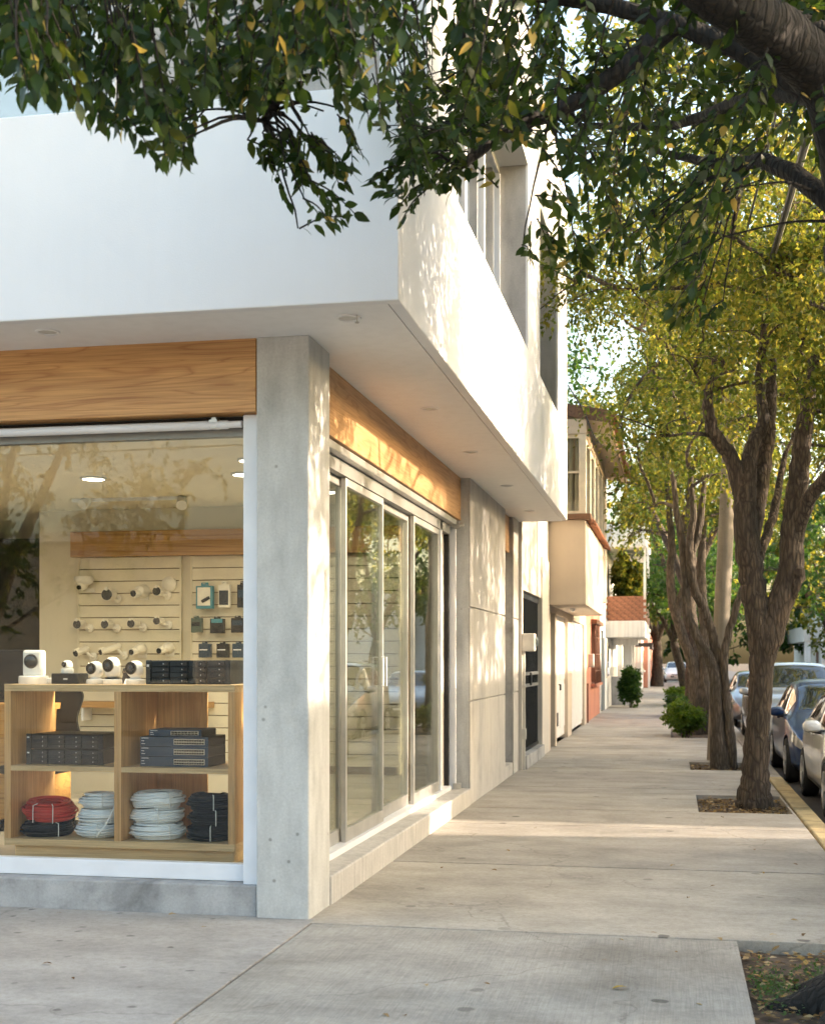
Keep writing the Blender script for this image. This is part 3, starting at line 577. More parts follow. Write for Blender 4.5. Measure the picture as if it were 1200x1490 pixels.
# ------------------------------------------------------------------ display cabinet behind the window
CY0, CY1 = 8.17, 8.82; CX0, CX1 = -4.44, -2.806; CZ0, CZ1 = 0.345, 1.434; TH = 0.047
cab = thing('display_cabinet', 'low open oak cabinet of four cells standing behind the shop window', 'cabinet', (-3.6, 8.5, 0.26))
B('top_panel', 'oak_pale', cab, CX0, CX1, CY0, CY1, CZ1-TH, CZ1, bev=.002); B('bottom_panel', 'oak_pale', cab, CX0, CX1, CY0, CY1, CZ0, CZ0+TH, bev=.002)
for x in (CX0, CX1-TH): B('side_panel', 'oak_up', cab, x, x+TH, CY0+.001, CY1, CZ0+TH, CZ1-TH, bev=.002)
XD = at(171, 1050, CY0).x; B('divider', 'oak_up', cab, XD-.025, XD+.025, CY0+.001, CY1, CZ0+TH, CZ1-TH, bev=.002)
ZS = 0.885
for a, b in ((CX0+TH, XD-.025), (XD+.025, CX1-TH)): B('shelf', 'oak_pale', cab, a, b, CY0+.002, CY1, ZS-.035, ZS, bev=.002)
for a, b in ((ZS, CZ1-TH), (CZ0+TH, ZS-.035)): B('back_panel', 'oak_up', cab, XD+.026, at(303, 1050, CY1).x, CY1-.02, CY1-.002, a, b)
B('plinth', 'oak_pale', cab, CX0+.06, CX1-.02, CY0+.04, CY1-.05, 0.26, CZ0)
# goods on the cabinet
def on(px, Y): return at(px, 960, Y).x
def lathe_cam(label, px, Y, h, r, face_r):
    x = on(px, Y); t = thing('indoor_camera', label, 'security camera', (x, Y, CZ1), 'indoor cameras standing on the cabinet'); t.rotation_euler.z = R(-14)
    MB().lathe([(r*1.0, 0), (r*1.05, .01), (r*1.0, .03), (r*.55, .04), (r*.5, .05)], 24).build('base', 'plastic_white', t, True, world=False)
    MB().lathe([(r*.5, .045), (r*.78, .06), (r*.86, h*.45), (r*.86, h*.7), (r*.7, h*.9), (r*.4, h*.985), (.002, h)], 24).build('head', 'plastic_white', t, True, world=False)
    z = h*.68
    MB().lathe([(face_r*.9, -r*.62), (face_r, -r*.86), (face_r*.92, -r*.93)], 24, (0, 0, z), 'y').build('face_plate', 'lens_black', t, True, world=False)
    MB().lathe([(face_r*.55, -r*.92), (face_r*.55, -r*.96), (face_r*.3, -r*.965)], 20, (0, 0, z), 'y').build('lens_ring', 'lens_rim', t, True, world=False)
    MB().lathe([(face_r*.28, -r*.96), (face_r*.2, -r*.985), (.001, -r*.99)], 16, (0, 0, z), 'y').build('lens', 'lens_glass', t, True, world=False); return t
Y1 = 8.36
x = on(49, Y1); bc = thing('box_camera', 'tall boxy white camera with a round black lens on a wide base', 'security camera', (x, Y1, CZ1), 'indoor cameras standing on the cabinet'); bc.rotation_euler.z = R(8)
MB().box(-.07, .07, -.03, .06, .05, .232).build('housing', 'plastic_white', bc, bev=.018, world=False); MB().lathe([(.1, 0), (.102, .02), (.1, .05), (.095, .055)], 28).build('base', 'plastic_white', bc, True, world=False)
MB().box(.09, .16, -.02, .02, .0, .04).build('connector', 'plastic_white', bc, bev=.008, world=False)
MB().lathe([(.048, -.028), (.05, -.034), (.046, -.040)], 26, (-.008, 0, .155), 'y').build('lens_ring', 'lens_rim', bc, True, world=False); MB().lathe([(.04, -.038), (.03, -.044), (.002, -.046)], 22, (-.008, 0, .155), 'y').build('lens', 'lens_black', bc, True, world=False)
x = on(100, Y1); rb = thing('recorder_box', 'small flat black recorder box under the tiny white camera', 'recorder', (x, Y1, CZ1)); MB().box(-.1, .1, -.06, .1, 0, .072).build('case', 'rack_black', rb, bev=.006, world=False); MB().box(-.01, .02, -.063, -.0605, .03, .038).build('mark', 'mark_white', rb, world=False)
mc = lathe_cam('tiny white camera standing on the flat black recorder box', 98, Y1, .088, .042, .02); mc.location.z = CZ1+.073
lathe_cam('round headed white camera next to the black recorder box', 139, Y1, .155, .06, .04)
pt = lathe_cam('tallest pear shaped white camera in the middle of the cabinet top', 164, Y1-.02, .185, .062, .045)
MB().lathe([(.045, 0), (.05, .035), (.052, .046)], 22).build('black_foot', 'rack_black', pt, True, world=False)
lathe_cam('round white camera standing beside the large drive rack', 197, Y1, .16, .062, .045)
x = on(182, Y1+.12); db = thing('small_dome_camera', 'small black camera half hidden behind the white cameras', 'security camera', (x, Y1+.14, CZ1)); MB().lathe([(.03, 0), (.03, .03), (.022, .06), (.028, .08), (.02, .105), (.002, .11)], 18).build('body', 'lens_rim', db, True, world=False)
MB().lathe([(.012, -.027), (.008, -.032)], 12, (0, 0, .085), 'y').build('lens', 'lens_black', db, True, world=False)
x = on(180, Y1-.02); cdv = thing('price_card', 'small blank white card on the cabinet between two cameras', 'card', (x, Y1+.06, CZ1)); MB().prism([(0, 0), (.05, 0), (.028, .034)], 'x', -.035, .035).build('card', 'plastic_white', cdv, world=False)
def rack(name, label, x0, x1, yf, z0, h, dep, rows, cols, group):
    t = thing(name, label, 'recorder', ((x0+x1)/2, yf+dep/2, z0), group); B('case', 'rack_black', t, x0+.03, x1-.03, yf+.02, yf+dep, z0, z0+h-.002, bev=.003)
    for a in (x0, x1-.035): B('ear', 'rack_face', t, a, a+.035, yf, yf+.02, z0, z0+h, bev=.003)
    wx = (x1-x0-.07)/cols; hz = (h-.012)/rows
    for i in range(cols):
        for j in range(rows):
            a = x0+.035+wx*i; zz = z0+.006+hz*j; o = B('drive_bay', 'rack_face', t, a+.003, a+wx-.003, yf+.006, yf+.02, zz+.002, zz+hz-.002, bev=.002)
            B('latch', 'lens_rim', o, a+wx*.72, a+wx*.94, yf+.001, yf+.0055, zz+hz*.25, zz+hz*.75); B('status_light', 'mark_white', o, a+wx*.66, a+wx*.69, yf+.003, yf+.0055, zz+hz*.4, zz+hz*.6)
    B('mark', 'mark_white', t, x0+.008, x0+.024, yf-.002, yf-.0005, z0+h*.72, z0+h*.82); return t
rack('drive_rack', 'large black drive rack on top of the oak cabinet', on(212, 8.30), on(335, 8.30), 8.30, CZ1, .163, .4, 4, 4, None)
xa, xb = on(38, 8.28), on(150, 8.28)
rack('network_recorder', 'lower of two stacked black recorders on the cabinet shelf', xa, xb, 8.28, ZS, .104, .42, 3, 4, 'recorders stacked in the cabinet')
rack('network_recorder', 'upper of two stacked black recorders on the cabinet shelf', xa, xb, 8.28, ZS+.105, .104, .42, 3, 4, 'recorders stacked in the cabinet')
def switch(label, px0, px1, z, h, dep, p0, n, rows=2):
    x0, x1 = on(px0, 8.27), on(px1, 8.27); t = thing('network_switch', label, 'network switch', ((x0+x1)/2, 8.27+dep/2, z), 'network switches stacked in the cabinet')
    B('case', 'switch_dark', t, x0, x1, 8.275, 8.275+dep, z, z+h, bev=.003); B('front_panel', 'switch_blue', t, x0, x1, 8.268, 8.2745, z+.001, z+h-.001)
    B('port_strip', 'port_metal', t, x0+(x1-x0)*p0, x1-(x1-x0)*.05, 8.264, 8.2675, z+h*.22, z+h*.78)
    a0, a1 = x0+(x1-x0)*p0+.003, x1-(x1-x0)*.05-.003; wx = (a1-a0)/n
    for i in range(n):
        for j in range(rows): B('port', 'lens_black', t, a0+wx*i+.0015, a0+wx*(i+1)-.0015, 8.260, 8.2638, z+h*(.27+.26*j), z+h*(.27+.26*j+.2))
    for k in range(3): B('mark', 'mark_white', t, x0+.01, x0+(.06, .03, .035)[k], 8.266, 8.2678, z+h*(.82-.28*k), z+h*(.88-.28*k))
    return t
for k, lab in enumerate(('bottom network switch of the stack of four, lying on the shelf', 'second network switch from the shelf in the stack of four', 'third network switch from the shelf, under the small one')):
    switch(lab, 204, 303, ZS+.067*k, .066, .34, .5, 12)
switch('small top network switch of the stack of four', 217, 293, ZS+.202, .046, .28, .42, 8)
# cable coils
def coil(label, px, Y, z, Rr, rr, turns, mat, h, tie=2, open_end=False):
    x = on(px, Y); t = thing('cable_coil', label, 'cable coil', (x, Y, z), 'cable coils in the cabinet')
    pts = []; n = 44; ph = random.uniform(0, 6); seq = []
    lev = max(2, int(h/(rr*1.9)))
    for i in range(turns):
        l = i % lev; ring = i//lev; seq.append((Rr-ring*rr*1.8-.032*(2*l/max(1, lev-1)-1)**2+random.uniform(-.011, .007), rr+l*(h-2*rr)/(lev-1)+random.uniform(-.003, .003), random.uniform(-.008, .008), random.uniform(-.008, .008), random.uniform(0, 6)))
    for i, (r_, zz, dx, dy, p) in enumerate(seq):
        nx = seq[min(i+1, len(seq)-1)]
        for k in range(n):
            f = k/n; g = max(0, (f-.8)/.2); q = lambda a, b: a+(b-a)*g
            a = 2*math.pi*f+ph; rad = q(r_, nx[0])+.004*math.sin(2*a+p)
            pts.append((q(dx, nx[2])+rad*math.cos(a), q(dy, nx[3])+rad*math.sin(a), max(rr, q(zz, nx[1])+.003*math.sin(a+p))))
    MB().tube(pts, rr, 6).build('cable', mat, t, True, world=False)
    for k in range(tie):
        a = R(-60-55*k+random.uniform(-20, 20)); cx, cy_ = math.cos(a), math.sin(a); ro, ri = Rr+rr*1.3, Rr-rr*5
        MB().tube([(ro*cx, ro*cy_, h*.05), (ro*1.01*cx, ro*1.01*cy_, h*.5), (ro*cx, ro*cy_, h*1.0), (ri*cx, ri*cy_, h*1.02)], .0035, 6).build('tie', 'tie_white', t, True, world=False)
    return t
ZB = CZ0+TH; Yc = 8.40
coil('black cable coil lying under the red coil', 70, Yc, ZB, .185, .0075, 30, 'cable_black', .095, 1)
cr = coil('bright red cable coil lying on a black one', 72, Yc, ZB+.115, .178, .0078, 42, 'cable_red', .125, 2); cr.rotation_euler = (R(6), R(4), 0)
for k, lab in enumerate(('lowest', 'middle', 'topmost')):
    coil(lab+' pale grey coil of the stack beside the red coil', 149+(-2, 1, 2)[k], Yc+.02, ZB+.098*k, (.17, .162, .16)[k], .0076, 26, 'cable_grey', .098, 1)
for k, lab in enumerate(('lowest', 'middle', 'topmost')):
    coil(lab+' pale grey coil of the stack next to the cabinet divider', 229+(1, 0, 1)[k], Yc, ZB+.105*k, (.187, .178, .176)[k], .0078, 28, 'cable_grey', .105, 1)
for k, lab in enumerate(('lowest', 'middle', 'topmost')):
    coil(lab+' black coil of the stack at the end of the cabinet', 309+(0, 2, -1)[k], Yc, ZB+.102*k, (.172, .165, .16)[k], .0076, 26, 'cable_black', .102, 1)
le = thing('loose_cable_end', 'loose pale grey cable end hanging over the grey coil stack', 'cable', at(150, 1210, 8.22)); MB().tube(spline([at(170, 1165, 8.22), at(162, 1185, 8.2), at(152, 1203, 8.2), at(143, 1214, 8.2)]), .006, 8).build('wire', 'cable_grey', le, True)
MB().tube([at(146, 1210, 8.2), at(141, 1217, 8.2)], .010, 8).build('plug', 'plastic_white', le)
# furniture further inside
ch = thing('office_chair', 'black office chair standing behind the cabinet', 'chair', (at(88, 1050, 9.7).x, 9.75, 0.26)); X, Yk = ch.location.x, 9.75
bk = spline([(X-.02, Yk+.1, .78), (X+.06, Yk+.16, .95), (X+.03, Yk+.17, 1.12), (X+.07, Yk+.2, 1.30), (X+.02, Yk+.2, 1.38)], 5)
m = MB()
for p, q in zip(bk[:-1], bk[1:]): m.add([(p[0]-.34, p[1], p[2]), (p[0], p[1], p[2]), (q[0], q[1], q[2]), (q[0]-.34, q[1], q[2]), (p[0]-.34, p[1]+.03, p[2]), (p[0], p[1]+.03, p[2]), (q[0], q[1]+.03, q[2]), (q[0]-.34, q[1]+.03, q[2])], [(0, 1, 2, 3), (7, 6, 5, 4), (0, 4, 5, 1), (1, 5, 6, 2), (2, 6, 7, 3), (3, 7, 4, 0)])
m.build('backrest', 'chair_black', ch); B('seat', 'chair_black', ch, X-.4, X+.05, Yk-.3, Yk+.12, .70, .77, bev=.02)
MB().tube([(X-.18, Yk-.1, .34), (X-.18, Yk-.1, .70)], .03, 12).build('gas_lift', 'aluminium', ch)
for k in range(5):
    a = k*2*math.pi/5+.3; e = (X-.18+.3*math.cos(a), Yk-.1+.3*math.sin(a)); MB().tube([(X-.18, Yk-.1, .38), (e[0], e[1], .33)], [.03, .02], 8).build('leg', 'chair_black', ch); MB().lathe([(.03, -.02), (.03, .02)], 12, (e[0], e[1], .291), 'x').build('caster', 'chair_black', ch)
ct = thing('sales_counter', 'oak sales counter inside the shop behind the cabinet', 'counter', (-5.6, 10.0, .26)); B('front_panel', 'oak_inner', ct, -6.6, -4.93, 9.6, 9.65, .26, 1.2); B('counter_top', 'oak_inner', ct, -6.65, -4.9, 9.57, 10.2, 1.2, 1.25); B('side_panel', 'oak_inner', ct, -4.98, -4.93, 9.651, 10.18, .26, 1.2)
mn = thing('monitor', 'dark computer monitor standing on the sales counter', 'monitor', (at(8, 960, 9.9).x, 9.9, 1.251)); xm = mn.location.x; B('screen', 'rack_black', mn, xm-.3, xm+.16, 9.9, 9.94, 1.33, 1.68, bev=.008); B('foot', 'rack_black', mn, xm-.15, xm+.05, 9.85, 10.0, 1.251, 1.262); B('neck', 'rack_black', mn, xm-.08, xm-.02, 9.92, 9.95, 1.262, 1.34)
ws = thing('wall_shelf', 'oak shelf running along the foot of the camera slat wall', 'shelf', (-5.0, 12.1, 1.1)); B('board', 'oak_inner', ws, -5.8, -4.4, 11.98, 12.2, 1.13, 1.19)
for x in (-5.7, -4.5): B('bracket', 'white_frame', ws, x, x+.02, 12.0, 12.2, 1.0, 1.129)
# ------------------------------------------------------------------ the neighbouring houses
HX = -2.15
h2 = thing('row_house', 'cream row house with an overhanging bay window and clay tiled eave', 'house', (-3, 26, 0))
def wallseg(h, mat, y0, y1, z0, z1, x1=HX, dep=.25, name='wall'): return B(name, mat, h, x1-dep, x1, y0, y1, z0, z1)
wallseg(h2, 'pale_render', 18.89, 19.05, 0, 3.3); wallseg(h2, 'pale_render', 19.05, 21.7, 2.62, 3.3); wallseg(h2, 'pale_render', 21.7, 22.95, 0, 3.3, HX+.02)
wallseg(h2, 'pale_render', 18.95, 23.0, 3.301, 5.6); wallseg(h2, 'cream_render', 22.95, 33.0, 2.45, 3.3)
B('step', 'base_concrete', h2, HX-.2, HX+.06, 19.05, 21.7, 0, .2, bev=.01)
gt = B('gate', 'iron_black', h2, HX-.10, HX-.04, 19.06, 21.69, 2.52, 2.60)
for z in (.21, 1.18, 1.36): B('rail', 'grey_frame' if z > 1 else 'iron_black', gt, HX-.10, HX-.04, 19.06, 21.69, z, z+.05)
for i in range(19): y = 19.1+i*.142; MB().box(HX-.09, HX-.055, y, y+.03, .26, 2.52).build('bar', 'iron_black', gt)
B('lock_box', 'iron_black', gt, HX-.09, HX-.02, 20.35, 20.5, 1.2, 1.4); B('backing_sheet', 'door_slate', gt, HX-.14, HX-.12, 19.06, 21.69, .21, 2.6)
for y0, y1 in ((22.95, 23.25), (24.2, 24.5), (27.1, 28.2), (32.2, 33.0)): wallseg(h2, 'cream_render', y0, y1, 0, 2.449, HX+.015)
d = wallseg(h2, 'door_slate', 23.25, 24.2, .1, 2.449, HX-.12, .06, 'door'); B('handle', 'aluminium', d, HX-.12, HX-.07, 24.05, 24.1, 1.05, 1.2)
d = wallseg(h2, 'door_white', 24.5, 27.1, .08, 2.449, HX-.06, .06, 'door')
for a, b in ((24.6, 25.75), (25.85, 27.0)):
    for z0, z1 in ((.25, 1.1), (1.2, 1.7), (1.8, 2.3)): B('door_panel', 'door_white', d, HX-.059, HX-.04, a, b, z0, z1, bev=.008)
B('handle', 'iron_black', d, HX-.06, HX-.01, 25.75, 25.83, 1.0, 1.12); B('letter_box', 'iron_black', d, HX-.05, HX+.02, 24.55, 24.8, .35, .6)
d = wallseg(h2, 'door_white', 28.2, 32.2, .06, 2.449, HX-.05, .06, 'garage_door')
for i in range(8): B('door_panel', 'door_white', d, HX-.049, HX-.03, 28.25+i*.49, 28.25+i*.49+.45, .15, 2.35, bev=.008)
B('interior_core', 'cream_render', h2, -8, HX-.27, 18.9, 33.0, 0, 5.5)
BX, BY0, BY1 = -1.50, 23.0, 29.0
B('bay', 'cream_render', h2, -2.4, BX, BY0, BY1, 2.56, 4.04, bev=.01); B('bay_sill', 'brown_wood', h2, -2.5, BX+.09, BY0-.09, BY1+.05, 4.041, 4.14, bev=.008)
lt = MB().lathe([(.05, 2.559), (.05, 2.53), (.03, 2.50), (.01, 2.49)], 14, (-1.85, 24.6, 0)).build('porch_light', 'white_frame', h2, True)
# bay window storey
for x0, x1 in ((-2.5, -2.40), (-1.62, BX)): B('bay_post', 'window_frame_cream', h2, x0, x1, BY0, BY0+.12, 4.141, 5.54)
for y in (24.3, 25.6, 26.9, 28.2, 28.88): B('bay_post', 'window_frame_cream', h2, BX-.12, BX, y, y+.12, 4.141, 5.54)
wn_ = B('bay_window', 'window_frame_cream', h2, -2.40, -1.62, BY0+.03, BY0+.08, 4.141, 4.2); B('window_head', 'window_frame_cream', wn_, -2.40, -1.62, BY0+.03, BY0+.08, 5.47, 5.54)
B('mullion', 'window_frame_cream', wn_, -2.03, -1.98, BY0+.03, BY0+.08, 4.2, 5.47); B('transom', 'window_frame_cream', wn_, -2.40, -1.62, BY0+.031, BY0+.079, 4.86, 4.9)
B('pane', 'bay_glass', wn_, -2.40, -2.031, BY0+.05, BY0+.058, 4.2, 5.47); B('pane', 'bay_glass', wn_, -1.979, -1.62, BY0+.05, BY0+.058, 4.2, 5.47)
for i in range(7): MB().tube([(-2.38+i*.12, BY0+.13, 4.15), (-2.37+i*.12, BY0+.13, 5.5)], .05, 8).build('curtain_fold', 'curtain', wn_, True)
w2 = B('bay_window', 'window_frame_cream', h2, BX-.09, BX-.03, BY0+.12, BY1-.1, 4.141, 4.2)
prev = BY0+.12
for y in (24.3, 25.6, 26.9, 28.2, 28.88):
    B('pane', 'bay_glass', w2, BX-.065, BX-.057, prev, y, 4.2, 5.47); B('window_head', 'window_frame_cream', w2, BX-.09, BX-.03, prev, y, 5.47, 5.54); B('mullion', 'window_frame_cream', w2, BX-.085, BX-.035, (prev+y)/2-.03, (prev+y)/2+.03, 4.2, 5.47); prev = y+.12
    B('curtain_fold', 'curtain', w2, BX-.14, BX-.13, y-.8, y-.1, 4.15, 5.5)
B('bay_band', 'cream_render', h2, -2.5, BX+.012, BY0-.012, BY1+.1, 5.541, 5.80); B('bay_end_wall', 'cream_render', h2, -2.5, BX-.02, BY1+.03, 30.6, 2.9, 5.8); B('bay_back', 'curtain', h2, -2.52, -2.5, BY0, BY1, 4.141, 5.54)
# roof
EX, RY0, RY1, EZ, SL = -1.10, 22.95, 30.9, 5.72, .20
def roofz(x): return EZ+(EX-x)*SL
rf = MB().prism([(EX, EZ), (-7.0, roofz(-7)), (-7.0, roofz(-7)+.05), (EX, EZ+.05)], 'y', RY0+.04, RY1).build('roof', 'cream_render', h2)
MB().prism([(EX+.03, EZ-.02), (-7.0, roofz(-7)-.02), (-7.0, roofz(-7)+.20), (EX+.03, EZ+.20)], 'y', RY0, RY0+.038).build('verge_board', 'brown_wood', rf)
MB().box(EX+.001, EX+.03, RY0+.04, RY1, EZ-.05, EZ+.10).build('eave_board', 'brown_wood', rf)
arc = [(-.11, 0), (-.09, .055), (-.05, .085), (0, .095), (.05, .085), (.09, .055), (.11, 0), (.09, 0), (.07, .045), (0, .075), (-.07, .045), (-.09, 0)]
tm = MB(); tv = [(x_, y_, z_) for x_ in (0.0, -.46) for y_, z_ in arc]; n = len(arc)
tm.add([(a, b, c-a*SL) for a, b, c in tv], [tuple(range(n))[::-1], tuple(range(n, 2*n))]+[(i, (i+1) % n, n+(i+1) % n, n+i) for i in range(n)])
tme = tm.mesh('clay_tile', True)
for cidx in range(4):
    for i in range(34):
        o = link('roof_tile', tme, rf, False); o.location = Vector((EX+.12-cidx*.42, RY0+.12+i*.232, EZ+.07+(cidx*.42-.12)*SL+.02))+Vector((random.uniform(-.02, .02), random.uniform(-.01, .01), random.uniform(0, .015)))-wl(rf)
        o.rotation_euler = (random.uniform(-.06, .06), 0, random.uniform(-.05, .05))
for i in range(26):
    o = link('ledge_tile', tme, h2, False); o.location = Vector((BX+.14, BY0+.2+i*.232, 3.98+random.uniform(0, .02)))-wl(h2); o.scale = (.5, 1, .8); o.rotation_euler.x = random.uniform(-.06, .06)
# meter box and conduit
mt = thing('meter_box', 'grey electricity meter box on the wall beside the black gate', 'meter box', (HX, 18.97, 1.7)); B('box', 'meter_grey', mt, HX+.001, HX+.19, 18.88, 19.06, 1.72, 1.98, bev=.02); MB().lathe([(.07, HX+.19), (.07, HX+.21), (.05, HX+.225)], 18, (0, 18.97, 1.86), 'x').build('dial_cover', 'upper_glass', mt, True)
cdt = thing('conduit_pipe', 'thin grey conduit pipe running down to the pavement by the gate', 'pipe', (HX+.03, 18.93, 0)); MB().tube([(HX+.03, 18.93, 0), (HX+.03, 18.93, 1.72)], .018, 8).build('pipe', 'meter_grey', cdt, True); B('elbow_box', 'meter_grey', cdt, HX+.002, HX+.06, 18.89, 18.97, .45, .6); B('clamp', 'aluminium', cdt, HX+.002, HX+.055, 18.905, 18.955, 1.2, 1.23)
# salmon house
h3 = thing('row_house', 'salmon pink house with a barred window between two white houses', 'house', (-3, 36, 0))
B('wall', 'salmon_render', h3, -7, HX-.02, 33.02, 35.4, 0, 3.2); B('wall', 'salmon_render', h3, -7, HX-.02, 38.6, 39.5, 0, 3.2); B('wall', 'salmon_render', h3, -7, HX-.02, 35.4, 38.6, 0, .95); B('wall', 'salmon_render', h3, -7, HX-.02, 35.4, 38.6, 2.55, 3.2); B('room', 'unlit_room', h3, -7, HX-.3, 35.4, 38.6, .95, 2.55)
gw = B('window_sill', 'salmon_render', h3, HX-.1, HX+.12, 35.3, 38.7, .88, .95); B('window_head', 'brown_wood', h3, HX-.1, HX+.14, 35.3, 38.7, 2.56, 2.68)
for i in range(8): MB().tube([(HX+.08, 35.45+i*.42, .95), (HX+.08, 35.45+i*.25, 2.56)], .016, 6).build('grille_bar', 'rust_brown', gw)
for z in (1.3, 1.75, 2.2): MB().tube([(HX+.08, 35.4, z), (HX+.08, 38.6, z)], .014, 6).build('grille_rail', 'rust_brown', gw)
B('upper_storey', 'white_wall', h3, -7, HX-.5, 33.0, 39.5, 3.2, 4.2); B('meter', 'meter_grey', h3, HX-.02, HX+.12, 34.2, 34.5, 1.4, 1.75, bev=.02); MB().tube([(HX+.02, 33.4, 0), (HX+.02, 33.4, 1.0)], .02, 6).build('pipe', 'rust_brown', h3)
# balcony house
h4 = thing('row_house', 'white house with a brick balcony and flat concrete canopy', 'house', (-3, 46, 0))
B('wall', 'white_wall', h4, -7, HX, 39.5, 39.9, 0, 5.2); d = B('door', 'door_slate', h4, HX-.2, HX-.1, 39.9, 42.2, .1, 2.5); B('handle', 'aluminium', d, HX-.1, HX-.05, 40.1, 40.15, 1.0, 1.2); B('wall', 'white_wall', h4, -7, HX, 39.9, 42.2, 2.5, 5.2); B('wall', 'white_wall', h4, -7, HX, 42.2, 52, 0, 2.3)
B('upper_wall', 'white_wall', h4, -7, HX-.05, 42.2, 52, 2.3, 5.3)
wnd = B('window', 'window_frame_cream', h4, HX-.01, HX+.03, 43.0, 44.4, 1.0, 2.15); B('pane', 'car_glass', wnd, HX+.03, HX+.036, 43.06, 44.34, 1.05, 2.1)
B('balcony_slab', 'white_wall', h4, HX-.1, -.92, 43.8, 50.5, 2.33, 2.88, bev=.02)
bx = MB(); bp_ = B('balcony_parapet', 'brick_red', h4, HX, -.99, 43.93, 43.99, 2.881, 3.70)
bme = MB().box(-.12, .12, 0, .06, 0, .094).mesh('brick_red')
for r_ in range(8):
    for i in range(5):
        o = link('brick', bme, bp_, False); o.location = Vector((-2.0+i*.247-(.12 if r_ % 2 else 0), 43.885+random.uniform(0, .003), 2.885+r_*.1))-wl(bp_)
B('balcony_side', 'brick_red', h4, -1.05, -.985, 44.0, 50.4, 2.881, 3.70)
for y in (44.0, 50.2): B('balcony_post', 'white_wall', h4, -.98, -.90, y, y+.1, 2.881, 5.3)
B('canopy', 'white_wall', h4, -5, -.86, 43.6, 50.8, 5.3, 6.05, bev=.03); B('canopy_pipe', 'white_frame', h4, -.86, -.80, 43.7, 43.8, 4.6, 6.0)
for y in (47.0, 50.4): B('porch_pillar', 'white_wall', h4, -1.75, -1.45, y, y+.3, .0, 2.33)
B('porch_wall', 'base_concrete', h4, -2.14, -1.76, 46.6, 46.8, 0, 1.0); B('lintel', 'white_wall', h4, -2.1, -1.2, 46.0, 46.2, 2.1, 2.32)
# further houses down the street
for i, (y0, y1, mat, hh, lab) in enumerate(((52.1, 59, 'pale_render', 3.4, 'low beige house behind the round clipped shrub'), (59, 66, 'pink_render', 3.0, 'low pink house far along the pavement'),
        (66, 76, 'white_wall', 3.8, 'white house far down the row with a pale blue door'), (76, 92, 'salmon_render', 3.2, 'reddish house at the far end of the row'))):
    h = thing('row_house', lab, 'house', (-3, (y0+y1)/2, 0)); x1 = (HX+.05, HX+.25, HX+.45, HX+.7)[i]
    B('wall', mat, h, -8, x1, y0, y1, 0, hh, bev=.02); B('cornice', 'white_wall', h, -8, x1+.1, y0+.01, y1-.01, hh+.001, hh+.18)
    d = B('door', ('brown_wood', 'door_white', 'door_slate', 'rust_brown')[i], h, x1-.02, x1+.04, y0+1, y0+2.6, .02, 2.3); B('handle', 'aluminium', d, x1+.04, x1+.08, y0+1.1, y0+1.2, 1, 1.1)
    wi = B('window', 'window_frame_cream', h, x1-.02, x1+.05, y1-2.6, y1-.9, 1.0, 2.2); B('pane', 'car_glass', wi, x1+.05, x1+.056, y1-2.5, y1-1.0, 1.1, 2.1); B('sill', 'white_wall', wi, x1, x1+.14, y1-2.7, y1-.8, .92, .999)
    B('pilaster', 'white_wall', h, x1-.02, x1+.12, y0+.05, y0+.5, 0, hh-.1)
aw = thing('awning', 'dark slatted awning over the pavement beyond the balcony', 'awning', (-1.6, 55, 2.1)); 
for i in range(9): B('slat', 'awning_dark', aw, HX+.06, -.85, 53.2+i*.5, 53.2+i*.5+.18, 2.15, 2.27)
B('rail', 'awning_dark', aw, -.95, -.85, 53.1, 57.6, 2.02, 2.149); 
for y in (): B('post', 'awning_dark', aw, -.95, -.87, y, y+.08, 0, 2.019)
# a pale house across the street far away
h = thing('far_house', 'pale house far away on the other side of the street', 'house', (12, 104, 0)); B('wall', 'white_wall', h, 10.4, 20, 98, 120, 0, 6.4); B('balcony', 'pale_render', h, 9.2, 10.39, 98.5, 112, 2.9, 4.0); B('roof', 'clay_tile', h, 9.9, 20, 97.8, 120.2, 6.401, 6.7); B('pillar', 'white_wall', h, 9.3, 9.7, 98.6, 99.1, 0, 2.899); B('door', 'rust_brown', h, 10.36, 10.395, 100, 101.5, 0, 2.2)
for k in range(3): B('window', 'car_glass', h, 11+k*2.6, 12.2+k*2.6, 97.95, 97.99, 1.0, 2.3)
# low houses across the street and behind, seen in the glass; those opposite sized and spaced to shade the pavement
def back_house(lab, x0, x1, y0, y1, hh, mat, face):
    h = thing('facing_house', lab, 'house', ((x0+x1)/2, (y0+y1)/2, 0)); B('wall', mat, h, x0, x1, y0, y1, 0, hh); B('cornice', 'white_wall', h, x0-.1, x1+.1, y0-.1, y1+.1, hh+.001, hh+.25)
    for k in range(4):
        if face == 'x':
            y = y0+(y1-y0)*(k+.3)/4; o = B('window', 'window_frame_cream', h, x0-.05, x0-.002, y, y+1.3, 1.0, 2.4); B('pane', 'car_glass', o, x0-.06, x0-.051, y+.08, y+1.22, 1.08, 2.32)
        else:
            x = x0+(x1-x0)*(k+.3)/4; o = B('window', 'window_frame_cream', h, x, x+1.3, y1+.002, y1+.05, 1.0, 2.4); B('pane', 'car_glass', o, x+.08, x+1.22, y1+.051, y1+.06, 1.08, 2.32)
    return h
back_house('beige house across the street from the shop doors', 12.0, 20, 1.5, 13.3, 5.3, 'pale_render', 'x')
back_house('white house across the street further along', 12.0, 20, 15.0, 96, 5.3, 'white_wall', 'x')
back_house('long ochre house across the side street behind the camera', -26, 14, -24, -15.2, 4.6, 'cream_render', 'y')
